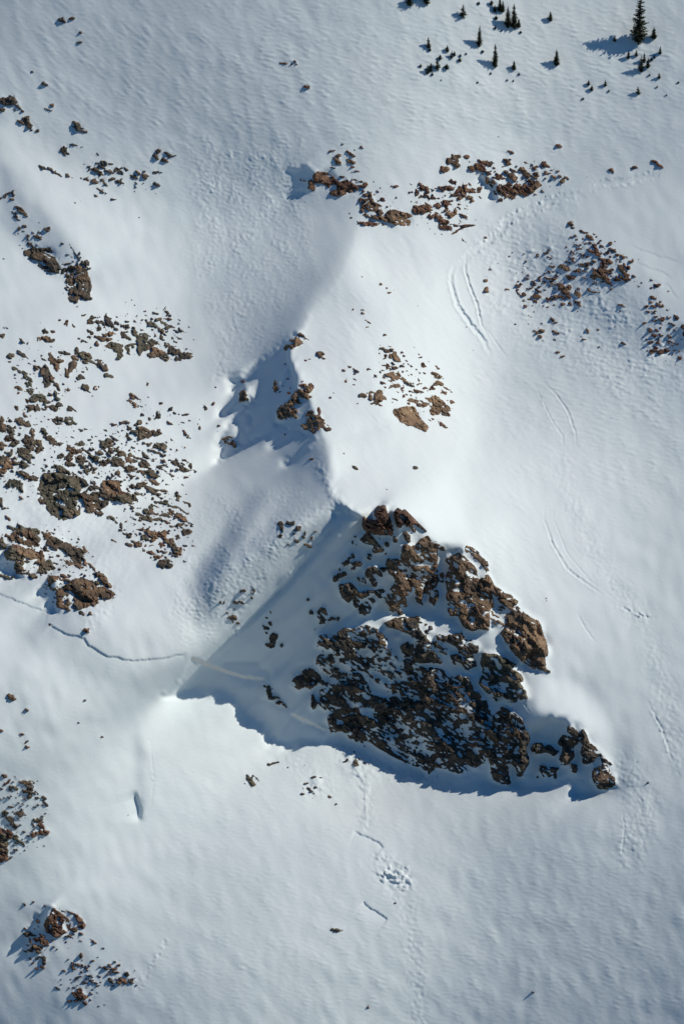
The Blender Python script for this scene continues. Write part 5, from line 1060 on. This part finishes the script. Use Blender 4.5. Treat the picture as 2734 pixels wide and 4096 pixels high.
TREES = [ # sheet, x, foot y, height, width, kind, label
 (T1, 308, 50, 120, 84, 'w', "bushy spruce cut by the top edge above the leftmost small tree group"),
 (T1, 460, 40, 190, 60, 's', "spruce at the top edge of which only the bare trunk foot is in view"),
 (T1, 785, 155, 130, 75, 'w', "spruce with a wide skirt standing alone near the top, left of the tall clump"),
 (T1, 925, 40, 34, 32, 'w', "tiny bushy spruce near the top edge, left of the tall clump"),
 (T1, 1038, 48, 62, 42, 'w', "small spruce at the top edge just left of the tall clump"),
 (T1, 1070, 110, 72, 34, 's', "short thin spruce at the left side of the upper half of the tall clump"),
 (T1, 1115, 105, 135, 50, 's', "tall dark spruce, upper left member of the tall clump at the top"),
 (T1, 1140, 108, 112, 40, 's', "spruce tucked against the right side of the upper left member of the tall clump"),
 (T1, 1082, 177, 48, 38, 'w', "small cone shaped spruce below the upper members of the tall clump"),
 (T1, 1187, 250, 208, 62, 's', "tall spruce, left one of the two highest in the clump"),
 (T1, 1243, 258, 248, 62, 's', "highest spruce of the clump, with long bare looking top"),
 (T1, 1282, 245, 86, 40, 's', "shorter spruce on the right side of the tall clump"),
 (T1, 1075, 262, 40, 22, 's', "small spruce in the shadow left of the tall clump"),
 (T1, 1128, 282, 16, 20, 't', "dark sapling tip just below left of the tall clump"),
 (T1, 930, 420, 208, 52, 's', "tall slim spruce between the tall clump and the low group"),
 (T1, 1072, 605, 232, 54, 's', "tall slim spruce standing lowest of the slim ones, right of the low group"),
 (T1, 1240, 628, 92, 40, 's', "small spruce right of the lowest tall slim spruce"),
 (T1, 1033, 665, 22, 26, 't', "sapling tip just below the lowest tall slim spruce"),
 (T1, 475, 430, 102, 42, 's', "narrow spruce at the upper left of the low group"),
 (T1, 488, 460, 52, 26, 's', "little spruce leaning on the foot of the upper left spruce of the low group"),
 (T1, 645, 465, 70, 42, 'w', "small spruce at the top middle of the low group"),
 (T1, 683, 525, 80, 42, 'w', "bushy spruce right of centre in the low group"),
 (T1, 708, 500, 48, 26, 's', "small spruce pressed to the right of the bushy one in the low group"),
 (T1, 755, 552, 44, 38, 'w', "squat spruce at the right end of the low group"),
 (T1, 762, 508, 30, 26, 't', "sapling just above the squat spruce at the right end of the low group"),
 (T1, 580, 535, 52, 50, 'w', "wide low spruce behind the largest tree of the low group"),
 (T1, 558, 625, 122, 62, 'w', "largest spruce of the low group, in its lower middle"),
 (T1, 638, 618, 52, 56, 'w', "low spreading spruce at the lower right of the low group"),
 (T1, 405, 603, 38, 28, 't', "small spruce at the far left of the low group"),
 (T1, 467, 665, 98, 46, 'w', "dense spruce at the bottom left of the low group, casting a shadow to its left"),
 (T1, 495, 640, 82, 40, 's', "spruce just behind the dense one at the bottom left of the low group"),
 (T1, 510, 675, 26, 30, 't', "sapling at the foot of the dense spruce of the low group"),
 (T1, 960, 472, 30, 34, 't', "sapling just below the slim spruce between clump and low group"),
 (T1, 812, 488, 20, 26, 't', "dark sapling tip right of the low group"),
 (T1, 590, 722, 16, 16, 't', "lone sapling tip below the low group"),
 (T1, 915, 744, 18, 26, 't', "lone sapling tip in open snow left below the lowest tall slim spruce"),
 (T1, 1180, 724, 18, 50, 't', "half buried twiggy sapling, left one of the pair on the small snow hump"),
 (T1, 1235, 730, 18, 32, 't', "half buried sapling, right one of the pair on the small snow hump"),
 (T1, 1285, 672, 22, 34, 't', "twiggy sapling just right of the small spruce above the snow hump"),
 (T1, 1300, 297, 24, 34, 't', "sapling just below right of the tall clump"),
 (T2, 370, 190, 96, 42, 's', "small spruce alone on smooth snow right of the tall clump"),
 (T2, 428, 588, 160, 56, 's', "medium spruce alone in the middle of the plateau, shadow pointing left"),
 (T2, 945, 372, 66, 40, 'w', "small spruce standing in the long shadow of the biggest tree"),
 (T2, 1160, 395, 500, 175, 'b', "biggest tree, a ragged tall spruce near the top right corner with a long shadow"),
 (T2, 1297, 350, 118, 54, 's', "spruce just right of the biggest tree"),
 (T2, 1068, 528, 82, 32, 's', "dark slim spruce, leftmost in the group below the biggest tree"),
 (T2, 1140, 508, 68, 28, 's', "thin spruce, second from the left below the biggest tree"),
 (T2, 1180, 645, 168, 62, 'w', "largest and densest spruce of the group below the biggest tree"),
 (T2, 1208, 560, 95, 36, 's', "spruce behind the upper right of the dense one below the biggest tree"),
 (T2, 1243, 610, 102, 38, 's', "spruce right beside the dense one below the biggest tree"),
 (T2, 1275, 547, 40, 24, 's', "small spruce between the dense group and the thin one at its right"),
 (T2, 1303, 522, 36, 24, 's', "little spruce left of the thin one at the right of the group"),
 (T2, 1352, 487, 82, 30, 's', "thin spruce at the upper right end of the group below the biggest tree"),
 (T2, 1343, 705, 58, 30, 's', "small spruce near the right edge, right below the dense one"),
 (T2, 712, 765, 52, 30, 's', "upper one of two small spruces touching each other lower on the plateau"),
 (T2, 740, 815, 58, 32, 's', "lower one of two small spruces touching each other lower on the plateau"),
 (T2, 862, 775, 68, 36, 'w', "small cone shaped spruce right of the touching pair"),
 (T2, 1155, 845, 78, 54, 'w', "ragged spruce leaning right, lowest of the taller ones near the right edge"),
 (T2, 893, 822, 22, 26, 't', "sapling below the small cone shaped spruce"),
 (T2, 662, 892, 22, 28, 't', "lone sapling, lowest on the right part of the plateau"),
 (T2, 1257, 680, 22, 24, 't', "sapling right below the dense spruce near the right edge"),
 (T2, 1325, 786, 22, 22, 't', "sapling under the small spruce near the right edge"),
 (T2, 1410, 856, 16, 22, 't', "sapling tip near the right edge, lowest there"),
 (T2, 1515, 746, 20, 28, 't', "sapling tip closest to the right edge"),
]
for k, (sh, x, y, h_, w_, kd, lab) in enumerate(TREES):
    u = x / 2.24 + sh[0]; v = y / 2.24 + sh[1]
    loc = world_of(np.array(u), np.array(v), np.array(float(zsnow(u, v)) - 1.0))
    hm = h_ / 2.24 * M / math.cos(PITCH); wm = w_ / 2.24 * M
    tm, cm = BIG if kd == 'b' else (VWIDE[k % 4] if kd in 'wt' else VAR[k % 5])
    ref = {'b': .44, 's': .26, 'w': .56, 't': .56}[kd]
    sx_ = min(max(wm / ref, hm * .5), hm * 2.2) * 1.2
    e = link("spruce_sapling" if kd == 't' else "spruce_tree", None, None, loc, label=lab, category="sapling" if kd == 't' else "tree",
             group="spruce saplings poking through the snow" if kd == 't' else "spruces of the upper right plateau")
    e.rotation_euler = (random.uniform(-.03, .03), random.uniform(-.04, .04), k * 1.3)
    for nm, me in (("trunk", tm), ("crown", cm)):
        o = link(nm, me, e); o.scale = (sx_, sx_, hm)
# the bare twig left of the wind scoop
def twig(u, v, lab):
    loc = world_of(np.array(u), np.array(v), np.array(float(zsnow(u, v)) - .5))
    V, F = [], []
    for a, L, t_ in ((.3, 1.0, .9), (2.4, .8, .5), (4.4, .6, 1.1), (5.2, .9, .3), (1.4, .5, 1.2)):
        for q_ in range(3):
            i_ = len(V); al = a + q_ * 2.09
            b_ = (.05 * math.cos(al), .05 * math.sin(al), 0); c_ = (.05 * math.cos(al + 2.09), .05 * math.sin(al + 2.09), 0)
            tip = (L * math.cos(a) * math.cos(t_), L * math.sin(a) * math.cos(t_), L * math.sin(t_) + .1)
            V.extend([b_, c_, tip]); F.append((i_, i_ + 1, i_ + 2))
    me = bpy.data.meshes.new("twig"); me.from_pydata(V, [], F); me.materials.append(MBARK)
    link("dead_twig", me, None, loc, label=lab, category="twig")
twig(512, 3264, "small bare twig sticking out of the snow just left of the dark wind scoop")
twig(1471, 4026, "small bare twig on the open snow near the bottom edge")
print("done", round(time.time() - T0, 1))
